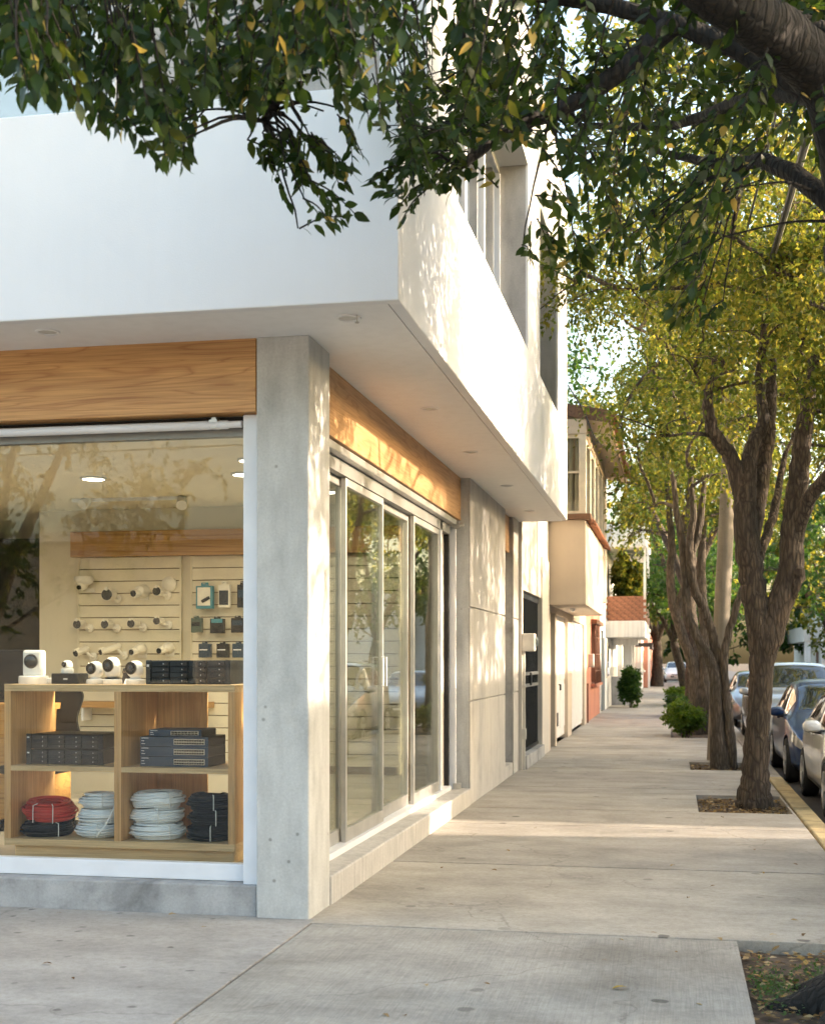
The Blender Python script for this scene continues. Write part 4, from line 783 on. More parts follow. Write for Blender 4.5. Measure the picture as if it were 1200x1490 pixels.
# ------------------------------------------------------------------ utility pole and cables
pole = thing('utility_pole', 'leaning concrete utility pole behind the multi-stemmed tree', 'pole', at(1040, 1106, 21.4)); a = at(1040, 1106, 21.4); a.z = 0; b = at(1066, 560, 21.4)
MB().tube([a, a.lerp(b, .5), b, b+(b-a).normalized()*1.6], [.13, .125, .11, .10], 16).build('shaft', 'pole_concrete', pole, True)
top = b+(b-a).normalized()*1.3
MB().box(top.x-.8, top.x+.8, top.y-.05, top.y+.05, top.z-.04, top.z+.06).build('cross_arm', 'brown_wood', pole)
for k in range(4): MB().lathe([(.03, 0), (.045, .03), (.03, .05), (.045, .08), (.01, .1)], 12, (top.x-.7+k*.46, top.y, top.z+.06)).build('insulator', 'plastic_white', pole, True)
MB().tube([b.lerp(a, .3)+Vector((-.14, 0, 0)), b.lerp(a, .3)+Vector((.14, 0, 0))], .015, 8).build('step_bolt', 'aluminium', pole)
def cable(label, pts, r, mat='wire_black', parallel=0):
    t = thing('overhead_cable', label, 'cable', pts[0]); MB().tube(spline(pts, 8), r, 6).build('wire', mat, t, True)
    for k in range(parallel): MB().tube(spline([Vector(p)+Vector((.03*(k+1), 0, .01)) for p in pts], 8), r*.7, 6).build('wire', 'aluminium', t, True)
cable('thick paired overhead cable slanting past the near branch', [at(1085, 500, 19), at(1132, 340, 13), at(1188, 140, 9), at(1260, -160, 6)], .022, 'wire_black', 1)
cable('thin overhead cable slanting beside the thick pair', [at(1050, 474, 19), at(1090, 320, 14), at(1130, 160, 10), at(1190, -90, 7)], .012)
cable('thin dark cable drooping from the tiled eave towards the trees', [at(826, 560, 22.9), at(850, 600, 22.9), at(868, 640, 22.9), at(900, 655, 23.5), at(950, 640, 25)], .012)
for k in range(3): cable(('lowest', 'middle', 'highest')[k]+' cable strung along the side street behind the camera', [(-40, -11.5, 6.6+k*.5), (-18, -11.3, 6.2+k*.5), (2, -11.5, 6.5+k*.5), (20, -11.5, 6.7+k*.5)], .02)
# ------------------------------------------------------------------ cars
def car(name, label, cat, x, y, paint, Lc=4.1, W=1.74, H=1.46, suv=0.0, group='cars parked along the kerb', z=-.15):
    t = thing(name, label, cat, (x, y, z), group)
    hs = H/1.46
    TP = [(0, .52), (.02, .66), (.07, .76), (.14, .84), (.255, .96), (.30, 1.03), (.42, 1.38), (.47, 1.44), (.58, 1.46), (.72, 1.42), (.80, 1.36), (.90, 1.05), (.95, .98), (.985, .88), (1, .6)]
    if suv: TP = [(0, .58), (.02, .78), (.06, .86), (.12, .93), (.22, 1.0), (.255, 1.04), (.37, 1.40), (.42, 1.45), (.55, 1.46), (.80, 1.44), (.90, 1.38), (.965, 1.0), (.99, .85), (1, .6)]
    BP = [(0, .48), (.02, .60), (.07, .70), (.14, .78), (.26, .89), (.5, .93), (.8, .97), (.9, .97), (.95, .93), (.985, .8), (1, .56)]
    ZP = [(0, .32), (.03, .22), (.1, .19), (.9, .2), (.97, .25), (1, .38)]
    WP = [(0, .70), (.015, .80), (.05, .90), (.12, .965), (.25, 1), (.8, 1), (.92, .95), (.975, .86), (1, .76)]
    def ip(P, s): return float(np.interp(s, [p[0] for p in P], [p[1] for p in P]))
    def sm(P, s): return sum(ip(P, min(1, max(0, s+e)))*w_ for e, w_ in ((-.012, .25), (0, .5), (.012, .25)))
    def sect(s):
        zt, zb_, zz, ww = sm(TP, s)*hs, sm(BP, s)*hs, sm(ZP, s), sm(WP, s)*W/2
        hg = max(.012, zt-zb_); tl = min(1, hg/.35)
        return [(0, zz), (.78*ww, zz), (.93*ww, zz+.05), (.985*ww, zz+.25*(zb_-zz)), (ww, zz+.62*(zb_-zz)), (.965*ww, zb_), (ww*(.93-.02*tl), zb_+.10*hg), (ww*(.80-.06*tl), zb_+.80*hg), (ww*(.66-.06*tl), zb_+.955*hg), (ww*.3, zb_+.995*hg), (0, zt+.004)]
    def S(s, tt, side=1, off=0.0):
        P = sect(s); i = int(min(9, max(0, math.floor(tt)))); f = tt-i
        g = lambda k: np.array(P[min(10, max(0, k))])
        a_, b_, c_, d_ = g(i-1), g(i), g(i+1), g(i+2)
        if i == 9: d_ = np.array([-P[9][0], P[9][1]])
        if i == 0: a_ = np.array([-P[1][0], P[1][1]])
        m0, m1 = (c_-a_)*.42, (d_-b_)*.42
        q = (2*f**3-3*f*f+1)*b_+(f**3-2*f*f+f)*m0+(-2*f**3+3*f*f)*c_+(f**3-f*f)*m1
        if off:
            e = .02; q2 = S(s, min(10, tt+e)); q1 = S(s, max(0, tt-e)); tx, tz = q2[0]-q1[0], q2[2]-q1[2]; l = math.hypot(tx, tz) or 1
            s1, s2 = S(min(1, s+.01), tt), S(max(0, s-.01), tt); dn = (tz/l, 0, -tx/l)
            dy = -((s1[0]-s2[0])*dn[0]+(s1[2]-s2[2])*dn[2])/max(1e-4, (s1[1]-s2[1]))
            nn = Vector((dn[0], dy, dn[2])).normalized()*off; return (side*(q[0]+nn.x), s*Lc+nn.y, q[1]+nn.z)
        return (side*float(q[0]), s*Lc, float(q[1]))
    ns, nt_ = 56, 40; ss = [(i/ns)**1 for i in range(ns+1)]; vs_, fs2 = [], []
    for s in ss:
        half = [S(s, 10*k/nt_) for k in range(nt_+1)]; vs_ += half+[(-p[0], p[1], p[2]) for p in half[-2:0:-1]]
    ring = 2*nt_
    for i in range(ns):
        for k in range(ring): fs2.append((i*ring+k, i*ring+(k+1) % ring, (i+1)*ring+(k+1) % ring, (i+1)*ring+k))
    fs2.append(tuple(range(ring))); fs2.append(tuple(ns*ring+k for k in range(ring))[::-1])
    body = MB().add(vs_, fs2).build('body', paint, t, True, world=False)
    wr = .315 if not suv else .345; wy = (.195*Lc, .195*Lc+.62*Lc)
    cut = MB()
    for yy_ in wy: cut.lathe([(wr+.05, -W), (wr+.05, -W/2+.26)], 32, (0, yy_, wr), 'x'); cut.lathe([(wr+.05, W/2-.26), (wr+.05, W)], 32, (0, yy_, wr), 'x')
    co = link('cutter', cut.mesh('car_trim')); md = body.modifiers.new('arch', 'BOOLEAN'); md.operation = 'DIFFERENCE'; md.object = co; md.solver = 'EXACT'
    body.location = (0, 0, 0); lw = t.location.copy(); t.location = (0, 0, 0); bpy.context.view_layer.update()
    dg = bpy.context.evaluated_depsgraph_get(); me = bpy.data.meshes.new_from_object(body.evaluated_get(dg)); body.modifiers.clear(); body.data = me; bpy.data.objects.remove(co); t.location = lw
    me.polygons.foreach_set('use_smooth', [True]*len(me.polygons)); me.set_sharp_from_angle(angle=R(50))
    def patch(nm, mat, s0, s1, t0, t1, side, par=t, off=.005, a=10, b=6, both=False):
        m_ = MB(); v_, f_ = [], []
        rows_ = []
        for i in range(a+1):
            s = s0+(s1-s0)*i/a; row = [S(s, t0+(t1-t0)*k/b, side, off) for k in range(b+1)]
            if both: row = row+[(-p[0], p[1], p[2]) for p in row[::-1]]
            rows_.append(row)
        kx = len(rows_[0])
        for r_ in rows_: v_ += r_
        for i in range(a):
            for k in range(kx-1): f_.append((i*kx+k, i*kx+k+1, (i+1)*kx+k+1, (i+1)*kx+k))
        return m_.add(v_, f_).build(nm, mat, par, True, world=False)
    sa, sb = (.295, .425) if not suv else (.25, .375)
    patch('windscreen', 'car_glass', sa, sb, 7.35, 10, 1, both=True); patch('rear_window', 'car_glass', .815 if not suv else .90, .895 if not suv else .955, 7.35, 10, 1, both=True)
    for sd_ in (-1, 1):
        for s0, s1 in (((.355, .50), (.52, .655), (.67, .75)) if not suv else ((.30, .46), (.48, .64), (.66, .80))): patch('side_window', 'car_glass', s0, s1, 6.08, 6.97, sd_)
        patch('headlight', 'headlight', .018, .10, 4.35, 5.2, sd_); patch('tail_light', 'rust_brown', .945, .985, 3.6, 5.0, sd_)
        patch('sill_trim', 'car_trim', .27, .74, 2.0, 2.5, sd_)
        for s in (.335, .51, .69): patch('door_seam', 'car_trim', s, s+.0022, 2.6, 5.9, sd_, off=.003, a=2, b=12)
        for s in (.47, .62):
            p = S(s, 4.75, sd_, .0); MB().tube([(p[0], p[1], p[2]), (p[0]+sd_*.035, p[1]+.02, p[2]), (p[0]+sd_*.035, p[1]+.16, p[2]), (p[0], p[1]+.18, p[2])], .012, 8).build('door_handle', paint, t, True, world=False)
        p = Vector(S(.345 if not suv else .30, 5.9, sd_)); c_ = p+Vector((sd_*.13, 0, .06)); m_ = MB(); nn = 16
        prof = [(.0, -.075), (.6, -.065), (.9, -.03), (1.0, .02), (.98, .055)]; v_ = []; f_ = []
        for r_, h_ in prof:
            for k in range(nn):
                a_ = 2*math.pi*k/nn; v_.append((c_.x+.105*r_*abs(math.cos(a_))**.7*math.copysign(1, math.cos(a_)), c_.y+h_, c_.z+.07*r_*abs(math.sin(a_))**.7*math.copysign(1, math.sin(a_))))
        for j in range(4):
            for k in range(nn): f_.append((j*nn+k, j*nn+(k+1) % nn, (j+1)*nn+(k+1) % nn, (j+1)*nn+k))
        f_.append(tuple(4*nn+k for k in range(nn))); mr = m_.add(v_, f_).build('wing_mirror', paint, t, True, world=False)
        MB().tube([p+Vector((-sd_*.03, .0, -.01)), c_+Vector((0, 0, -.055))], [.03, .022], 8).build('mirror_stalk', 'car_trim', mr, True, world=False)
        MB().lathe([(.06, c_.y+.056), (.06, c_.y+.058)], 14, (c_.x, 0, c_.z), 'y').build('mirror_glass', 'car_glass', mr, world=False)
        for yy_ in wy:
            wx = sd_*(W/2-.095); wh = thing('wheel', '', '', (0, 0, 0)); wh.parent = t; wh.location = (wx, yy_, wr)
            MB().lathe([(wr*.62, -.09), (wr*.92, -.098), (wr*.99, -.075), (wr, -.03), (wr, .03), (wr*.99, .075), (wr*.92, .098), (wr*.62, .09)], 32, (0, 0, 0), 'x').build('tyre', 'tyre', wh, True, world=False)
            rm = MB().lathe([(wr*.66, sd_*.07), (wr*.66, sd_*.10), (wr*.6, sd_*.10), (wr*.57, sd_*.06)], 32, (0, 0, 0), 'x')
            for k in range(5):
                a_ = 2*math.pi*k/5+.3; ca_, sa_ = math.cos(a_), math.sin(a_); pr = [(-.030, wr*.1), (.030, wr*.1), (.045, wr*.62), (-.045, wr*.62)]
                rm.add([(sd_*xx, r_*ca_-q*sa_, r_*sa_+q*ca_) for xx in (.085, .103) for q, r_ in pr], [(0, 1, 2, 3), (7, 6, 5, 4), (0, 4, 5, 1), (1, 5, 6, 2), (2, 6, 7, 3), (3, 7, 4, 0)])
            rm.lathe([(wr*.16, sd_*.08), (wr*.16, sd_*.105), (wr*.08, sd_*.11)], 14, (0, 0, 0), 'x'); rm.build('rim', 'rim_metal', wh, True, world=False)
    MB().box(-.42, .42, -.012, .05, .36*hs, .46*hs).build('lower_grille', 'car_trim', t, world=False); MB().box(-.36, .36, -.006, .05, .52*hs, .58*hs).build('grille', 'car_trim', t, world=False); MB().box(-.17, .17, -.022, -.013, .385*hs, .45*hs).build('number_plate', 'plate', t, world=False)
    MB().tube([(-.62, Lc*.5, H+.02), (-.62, Lc*.78, H)], .014, 8).build('roof_rail', 'car_trim', t, world=False) if suv else None
    return t
car('parked_car', 'white hatchback parked at the kerb, cut off by the picture edge', 'car', 2.49, 14.25, 'paint_white', 4.05, 1.74, 1.46)
car('parked_car', 'dark blue car parked directly behind the white hatchback', 'car', 2.43, 18.65, 'paint_blue', 4.2, 1.74, 1.46)
car('parked_suv', 'silver sport utility vehicle parked behind the dark blue car', 'car', 2.35, 25.4, 'paint_silver', 4.5, 1.84, 1.70, 1.0)
car('parked_car', 'small grey car parked far along beyond the silver vehicle', 'car', 2.3, 34.5, 'paint_grey', 4.2, 1.74, 1.46)
car('parked_car', 'white car outside the frame, mirrored in the sliding doors', 'car', 2.55, 7.4, 'paint_white', 4.15, 1.76, 1.48)
car('parked_car', 'pale car far off at the end of the pavement', 'car', .2, 92.5, 'paint_white', 4.1, 1.74, 1.46, z=0)
# ------------------------------------------------------------------ trees
def limb(pts, rads, n=14, k=5, jit=.05, wob=.012):
    P = spline(pts, k); rr = np.interp(np.linspace(0, len(pts)-1, len(P)), range(len(pts)), rads)
    P = [Vector(p)+Vector((random.uniform(-wob, wob), random.uniform(-wob, wob), 0)) for p in P]
    return P, list(rr), n, jit
def wood_mesh(limbs):
    m = MB()
    for P, rr, n, jit in limbs: m.tube(P, rr, n, jit)
    return m
def crown_arrays(clumps, per, rng, twig=(.35, .8), droop=.5, size=(.06, .10)):
    pos, dr, nm, sz = [], [], [], []; twigs = []
    for (cx, cy_, cz, rx, ry, rz) in clumps:
        vol = (rx*ry*rz)**(1/3); nt_ = max(6, int(per*vol**2))
        for _ in range(nt_):
            u = rng.normal(size=3); u /= np.linalg.norm(u); rad = rng.uniform(.25, 1.0)**.55
            tip = np.array((cx, cy_, cz))+u*np.array((rx, ry, rz))*rad
            L = rng.uniform(*twig); d = u*.7+np.array((0, 0, -droop))+rng.normal(size=3)*.35; d /= np.linalg.norm(d); k = int(rng.integers(7, 13))
            f = np.linspace(.05, 1, k); p = tip[None]-d[None]*L*(1-f)[:, None]+np.array((0, 0, -1))[None]*(f**2*.12*L)[:, None]
            side = rng.normal(size=(k, 3)); ld = d[None]*.6+side*.75+np.array((0, 0, -.35))
            pos.append(p); dr.append(ld); nm.append(np.array((0, 0, 1))+rng.normal(size=(k, 3))*.7); sz.append(rng.uniform(size[0], size[1], k)); twigs.append((tip-d*L, tip))
    return np.concatenate(pos), np.concatenate(dr), np.concatenate(nm), np.concatenate(sz), twigs
def tree(label, base, limbs, clumps, per, leaf='leaf_row', size=(.07, .11), bark='bark', name='street_tree', group='trees planted along the kerb', seed=1, connect=True, droop=.5):
    t = thing(name, label, 'tree', base, group); rng = np.random.default_rng(seed)
    ends = [l[0] for l in limbs]; allp = [p for l in ends for p in l[len(l)//2:]]
    ext = []
    if connect:
        root = limbs[0][0][-1]
        for c in sorted(clumps, key=lambda c: (Vector(c[:3])-root).length):
            cc = Vector(c[:3]); s = min(allp, key=lambda p: (p-cc).length+max(0, p.z-cc.z)*1.5)
            ln = (cc-s).length; mid = s.lerp(cc, .5)+Vector((random.uniform(-.15, .15), random.uniform(-.15, .15), random.uniform(-.05, .15)))*min(1.5, ln)
            r0_ = min(.05, .014+.016*ln); l_ = limb([s, mid, cc], [r0_, r0_*.75, .012], 6, 5, 0, .015); ext.append(l_); allp += l_[0][2:]
            for _ in range(3):
                e = cc+Vector((random.uniform(-1, 1)*c[3], random.uniform(-1, 1)*c[4], random.uniform(-.8, .8)*c[5]))*.75; ext.append(limb([mid.lerp(cc, .6), cc.lerp(e, .4)+Vector((0, 0, .06)), e], [.012, .009, .004], 5, 3, 0, .01))
    wood_mesh(limbs).build('trunk', bark, t, True)
    if ext: wood_mesh(ext).build('branches', bark, t, True)['kind'] = 'stuff'
    pos, dr, nm, sz, _ = crown_arrays(clumps, per, rng, size=size, droop=droop)
    o = link('crown', leaves_mesh(pos, dr, nm, sz, T_FAR, leaf), t); return t
def A(px, py, Y): return at(px, py, Y)
def rc(n, xr, yr, zr, rad, rng):   # random clumps inside a box-shaped ellipsoid
    out = []
    c = [(xr[0]+xr[1])/2, (yr[0]+yr[1])/2, (zr[0]+zr[1])/2]; h = [(xr[1]-xr[0])/2, (yr[1]-yr[0])/2, (zr[1]-zr[0])/2]
    while len(out) < n:
        u = rng.uniform(-1, 1, 3)
        if np.linalg.norm(u) > 1: continue
        r_ = rng.uniform(*rad); out.append((c[0]+u[0]*h[0], c[1]+u[1]*h[1], c[2]+u[2]*h[2], r_, r_, r_*.75))
    return out
rg = np.random.default_rng(5)
def proj(p):
    d = -SA*p[0]+CA*p[1]; return 600+FPX*(CA*p[0]+SA*p[1])/d, 960-FPX*(p[2]-EYE)/d
def clear(cl): return [c for c in cl if not (proj((c[0]+c[3]*.8, c[1], c[2]))[0] < 958 and proj((c[0], c[1], c[2]-c[5]))[1] > 505 and c[1] < 31)]
# --- forked tree in the second pit
Y = 15.0; b0 = A(1096, 1168, Y); b0.z = -.06
L1 = [limb([b0, A(1098, 1135, Y), A(1102, 1060, Y), A(1108, 980, Y), A(1112, 915, Y)], [.22, .155, .128, .13, .175], 26, 8, .03),
      limb([A(1110, 940, Y), A(1098, 870, Y), A(1088, 800, Y), A(1083, 730, Y), A(1088, 690, Y)], [.15, .14, .135, .125, .10], 18, 7),
      limb([A(1085, 745, Y), A(1066, 670, Y), A(1040, 635, Y-.1), A(1030, 590, Y-.2), A(1040, 520, Y-.4)], [.105, .085, .075, .06, .03], 14, 6),
      limb([A(1088, 700, Y), A(1092, 650, Y+.1), A(1110, 615, Y+.2), A(1105, 550, Y+.3), A(1115, 430, Y+.4)], [.09, .075, .07, .05, .025], 12, 6),
      limb([A(1090, 780, Y+.1), A(1108, 690, Y+.3), A(1118, 610, Y+.5), A(1124, 520, Y+.8)], [.12, .10, .08, .05], 14, 6),
      limb([A(1112, 945, Y), A(1134, 880, Y), A(1150, 825, Y), A(1153, 765, Y), A(1162, 690, Y), A(1172, 610, Y), A(1184, 520, Y+.3)], [.16, .14, .135, .125, .11, .09, .06], 18, 7),
      limb([A(1154, 780, Y), A(1178, 725, Y-.2), A(1205, 690, Y-.4), A(1240, 640, Y-.6)], [.10, .08, .07, .05], 14, 6),
      limb([A(1155, 870, Y-.08), A(1163, 835, Y-.1), A(1158, 815, Y-.06)], [.03, .07, .02], 12, 5),
      limb([A(1100, 830, Y), A(1113, 785, Y+.3), A(1128, 735, Y+.6), A(1142, 660, Y+1)], [.05, .055, .05, .03], 10, 5)]
rg1 = np.random.default_rng(21)
C1 = rc(60, (-1.6, 3.9), (12.6, 18.2), (4.5, 9.5), (.55, .95), rg1)+[(-.2, 14.4, 4.0, .6, .6, .5), (1.6, 14.2, 4.3, .5, .6, .45), (.6, 14.0, 4.6, .6, .6, .5), (2.4, 14.8, 3.6, .5, .6, .6)]+rc(60, (.2, 4.4), (12.7, 18.8), (4.1, 6.1), (.45, .75), rg1)+rc(18, (1.7, 5.0), (9.6, 13.4), (4.4, 6.4), (.22, .42), rg1)  # last clumps hang out of view, added to dapple the shop's side parapet
tree('tree with a forked ridged trunk in the square pit before the cars', b0, L1, clear(C1), 120, size=(.055, .092), seed=3)
# --- multi-stemmed tree further on
Y = 20.2; b1 = A(1050, 1112, Y); b1.z = -.05
L2 = [limb([b1+Vector((-.02, 0, 0)), A(1043, 1058, Y), A(1039, 980, Y), A(1026, 948, Y), A(1004, 905, Y), A(997, 865, Y), A(995, 815, Y), A(985, 750, Y), A(978, 690, Y)], [.16, .10, .085, .08, .072, .065, .06, .05, .035], 16, 5),
      limb([b1+Vector((.05, .1, 0)), A(1044, 1010, Y+.1), A(1042, 950, Y+.1), A(1027, 896, Y+.1), A(1009, 856, Y), A(1006, 815, Y), A(1018, 760, Y), A(1024, 700, Y)], [.12, .08, .075, .07, .068, .065, .06, .035], 14, 5),
      limb([A(1008, 850, Y), A(1003, 800, Y-.1), A(1008, 740, Y-.2), A(1000, 660, Y-.3)], [.07, .06, .05, .03], 12, 5),
      limb([b1+Vector((.14, .05, 0)), A(1061, 1060, Y), A(1055, 1010, Y), A(1056, 940, Y), A(1072, 883, Y), A(1088, 830, Y)], [.10, .07, .06, .058, .055, .04], 14, 5)]
C2 = rc(84, (-2.2, 3.4), (17.5, 24.0), (4.6, 9.6), (.55, 1.0), rg1)+[(-.9, 20, 4.2, .7, .7, .5), (-.3, 21, 4.0, .7, .7, .5), (.6, 19.6, 4.3, .7, .7, .5), (-1.3, 19.4, 5.0, .7, .7, .6)]
tree('multi-stemmed tree with smooth twisting trunks before the utility pole', b1, L2, clear(C2), 90, size=(.06, .10), seed=4, bark='bark_grey')
# --- thick tree behind
Y = 29.7; b2_ = A(1016, 1064, Y); b2_.z = -.05
L3 = [limb([b2_+Vector((-.05, 0, 0)), A(1010, 980, Y), A(993, 926, Y), A(979, 880, Y), A(975, 834, Y), A(977, 790, Y), A(970, 700, Y)], [.2, .125, .105, .1, .095, .085, .05], 16, 5), limb([b2_+Vector((.12, .1, 0)), A(1023, 1000, Y), A(1025, 930, Y), A(1020, 830, Y), A(1024, 750, Y)], [.2, .135, .115, .1, .07], 14, 5),
      limb([A(983, 890, Y), A(998, 840, Y), A(994, 770, Y), A(1004, 700, Y)], [.09, .085, .075, .05], 12, 5)]
C3 = rc(70, (-2.3, 4.5), (26, 34), (4.7, 11), (.8, 1.3), rg1)+[(-.8, 29.5, 4.5, .9, .9, .7), (.8, 29, 4.7, .9, .9, .7)]
tree('thick trunked tree beside the round bright green bush', b2_, L3, clear(C3), 56, size=(.08, .13), seed=5, bark='bark_grey')
def simple_tree(label, x, y, h0, h1, R_, n, per, leaf, size, seed, lean=(.2, 0), r0=.2, zlow=None, group='trees planted along the kerb', rad=(.7, 1.3)):
    rng = np.random.default_rng(seed); b = Vector((x, y, -.05)); f = Vector((x+lean[0], y+lean[1], h0*.85)); ls = [limb([b, b.lerp(f, .5)+Vector((.05, 0, 0)), f], [r0*1.4, r0, r0*.9], 14, 6)]
    for k in range(4):
        a = k*1.7+seed; e = f+Vector((math.cos(a)*R_*.45, math.sin(a)*R_*.45, (h1-h0)*.5)); ls.append(limb([f, f.lerp(e, .4)+Vector((0, 0, .2)), e], [r0*.65, r0*.45, r0*.2], 10, 5))
    return tree(label, b, ls, rc(n, (x-R_, x+R_), (y-R_, y+R_), (zlow or h0, h1), rad, rng), per, leaf, size, seed=seed, group=group)
simple_tree('bright green tree overhanging the pavement beyond the balcony house', .5, 48, 2.6, 6.4, 2.6, 26, 34, 'leaf_green', (.12, .19), 8, (-.5, 0), .16, 2.3)
simple_tree('tall kerb tree rising behind the balcony canopy', .6, 39, 4.2, 11.5, 4.0, 34, 26, 'leaf_row', (.13, .20), 9, (-.2, 0), .22)
simple_tree('large far kerb tree at the end of the pavement', .8, 60, 3.0, 13, 5.0, 34, 20, 'leaf_green', (.2, .3), 10, (0, 0), .25, None, 'trees planted along the kerb', (1.0, 1.8))
simple_tree('last far tree closing the view of the pavement', -1.0, 80, 3.2, 14, 6.5, 34, 14, 'leaf_row', (.28, .4), 12, (0, 0), .3, None, 'trees planted along the kerb', (1.4, 2.4))
simple_tree('tall garden tree rising behind the tiled roof', -5.5, 37, 5.0, 13, 3.6, 30, 22, 'leaf_green', (.14, .22), 13, (0, 0), .25, None, 'garden trees')
OG = 'trees across the street'
simple_tree('tree across the street with the pinkish trunk, above the silver car', 9.5, 62, 3.0, 13, 5.2, 36, 18, 'leaf_green', (.2, .32), 14, (-.3, 0), .3, 2.6, OG, (1.1, 1.9))
simple_tree('far tree across the street near the pale house', 9.6, 84, 3.0, 13, 5.5, 30, 14, 'leaf_row', (.26, .4), 15, (0, 0), .3, 2.8, OG, (1.3, 2.0))
simple_tree('middle tree across the street between the cars and the pale house', 9.6, 44, 4.0, 12, 4.2, 30, 20, 'leaf_row', (.15, .24), 16, (0, 0), .25, None, OG)
simple_tree('tree across the street opposite the shop corner, mirrored in the glass doors', 9.8, 6.0, 2.6, 6.7, 4.6, 50, 42, 'leaf_row', (.10, .17), 17, (0, 0), .22, None, OG)
simple_tree('tree across the street opposite the black gate, mirrored in the glass', 9.8, 21.0, 2.6, 7.2, 6.2, 60, 40, 'leaf_row', (.11, .18), 18, (0, 0), .22, None, OG)
simple_tree('small tree out of view across the street, added to shade the doors', 9.9, 12.6, 3.9, 6.4, 2.6, 20, 30, 'leaf_row', (.09, .14), 23, (0, 0), .08, None, OG, (.5, .8))  # added crown filters sun on the doors, letting it pass above and below
simple_tree('tree across the street opposite the cream bay house', 9.7, 32.5, 3.0, 10, 5.2, 44, 26, 'leaf_row', (.13, .2), 19, (0, 0), .22, None, OG)
simple_tree('wide tree standing behind the camera, mirrored in the shop window', -14.2, -9.2, 2.2, 11.5, 4.6, 44, 26, 'leaf_row', (.14, .22), 20, (0, 0), .3, 1.6, 'trees along the side street')
for y, lab in ((110, 'broad tree at the very end of the street'), (112, 'second broad tree closing the street')):
    simple_tree(lab, 3.5 if y == 110 else -8, y, 2.5, 16, 9, 34, 10, 'leaf_green' if y == 110 else 'leaf_row', (.4, .6), y, (0, 0), .4, 1.0, 'trees closing the street', (2.0, 3.2))
# --- the near tree whose boughs hang over the shop corner
NB = Vector((1.06, 6.45, -.05)); nt0 = thing('street_tree', 'nearest tree, its leafy boughs hanging over the shop corner', 'tree', NB, 'trees planted along the kerb')
F0 = Vector((.86, 6.05, 3.45))
LN = [limb([NB, NB+Vector((0, 0, .35)), NB+Vector((0, 0, 1.2)), NB+Vector((-.02, -.05, 2.4)), F0], [.42, .27, .23, .22, .22], 26, 7, .04),
      limb([F0, Vector((.62, 5.74, 4.03)), Vector((.05, 5.1, 4.22)), Vector((-.8, 4.6, 4.75)), Vector((-2.0, 4.4, 5.3))], [.17, .115, .10, .07, .03], 18, 7),
      limb([F0, Vector((.80, 5.9, 4.1)), Vector((.80, 5.8, 4.9)), Vector((.5, 6.3, 6.5)), Vector((.2, 6.6, 7.6))], [.17, .14, .13, .09, .04], 16, 6)]
for a in range(5):   # roots spreading in the pit
    an = R(95+a*42); LN.append(limb([NB+Vector((0, 0, .22)), NB+Vector((math.cos(an)*.34, math.sin(an)*.34, .03)), NB+Vector((math.cos(an)*.62, math.sin(an)*.62, -.05))], [.2, .12, .05], 12, 5, .08))
boughs = [[F0+Vector((0, 0, .5)), (.0, 6.2, 4.55), (-.9, 6.1, 4.75), (-1.9, 6.0, 4.8)], [(.05, 5.1, 4.22), (-.6, 5.0, 4.45), (-1.3, 5.1, 4.5), (-2.1, 4.9, 4.5)],
          [(.05, 5.1, 4.22), (-.5, 4.5, 4.35), (-1.3, 4.1, 4.35), (-2.2, 3.9, 4.25)], [F0+Vector((0, .1, .6)), (.5, 7.2, 4.6), (.0, 8.0, 4.8), (-.6, 8.4, 5.0)],
          [F0+Vector((0, 0, .8)), (-.2, 6.8, 5.2), (-.9, 7.4, 5.4)], [F0, (.5, 6.6, 4.0), (.25, 7.2, 4.25), (-.1, 7.6, 4.5)], [F0+Vector((0, .1, .9)), (1.2, 7.2, 5.0), (1.3, 8.3, 5.2)],
          [(-.8, 4.6, 4.75), (-1.2, 4.9, 4.4), (-1.55, 5.3, 4.15), (-1.75, 5.5, 3.95)], [(.0, 6.2, 4.55), (-.35, 6.15, 4.25), (-.75, 5.95, 4.0), (-.95, 5.8, 3.8)]]
for bgh in boughs: LN.append(limb(bgh, np.linspace(.055, .018, len(bgh)), 9, 6, .04))
rn = np.random.default_rng(31)
anch = [p for l in LN[8:] for p in l[0]]+LN[1][0][8:]
LOW = [(-60, 150), (0, 145), (60, 140), (100, 165), (150, 195), (190, 200), (215, 215), (240, 250), (262, 190), (300, 150), (330, 165), (370, 172), (420, 150), (480, 150), (540, 190), (590, 255), (640, 262), (665, 235), (720, 228), (765, 222), (800, 230), (840, 320), (870, 380), (910, 400), (950, 435), (985, 478), (1015, 430), (1050, 330), (1090, 285), (1150, 260), (1260, 240)]
lx = [p[0] for p in LOW]; ly = [p[1] for p in LOW]
sprays = []
def spray(tip, L, k, droopdir, edge=False): sprays.append((tip, L, k, droopdir, edge))
for i in range(1500):
    px = rn.uniform(-60, 1250); lo = np.interp(px, lx, ly)
    top_ = -140
    py = lo-abs(rn.normal())*lo*.5 if rn.random() < .42 else rn.uniform(top_, lo)
    d = rn.uniform(4.3, 5.9) if px < 560 else (rn.uniform(4.8, 7.2) if px < 800 else rn.uniform(5.0, 8.6))
    if px < 820 and rn.random() < (.47 if px < 560 else .2): continue
    if px > 820 and py > 60 and rn.random() < .42: continue
    if px > 1040 and py > 40 and rn.random() < .55: continue
    spray(atd(px, py-8, d), rn.uniform(.2, .38), int(rn.integers(9, 15)), rn.normal(size=3)*.35)
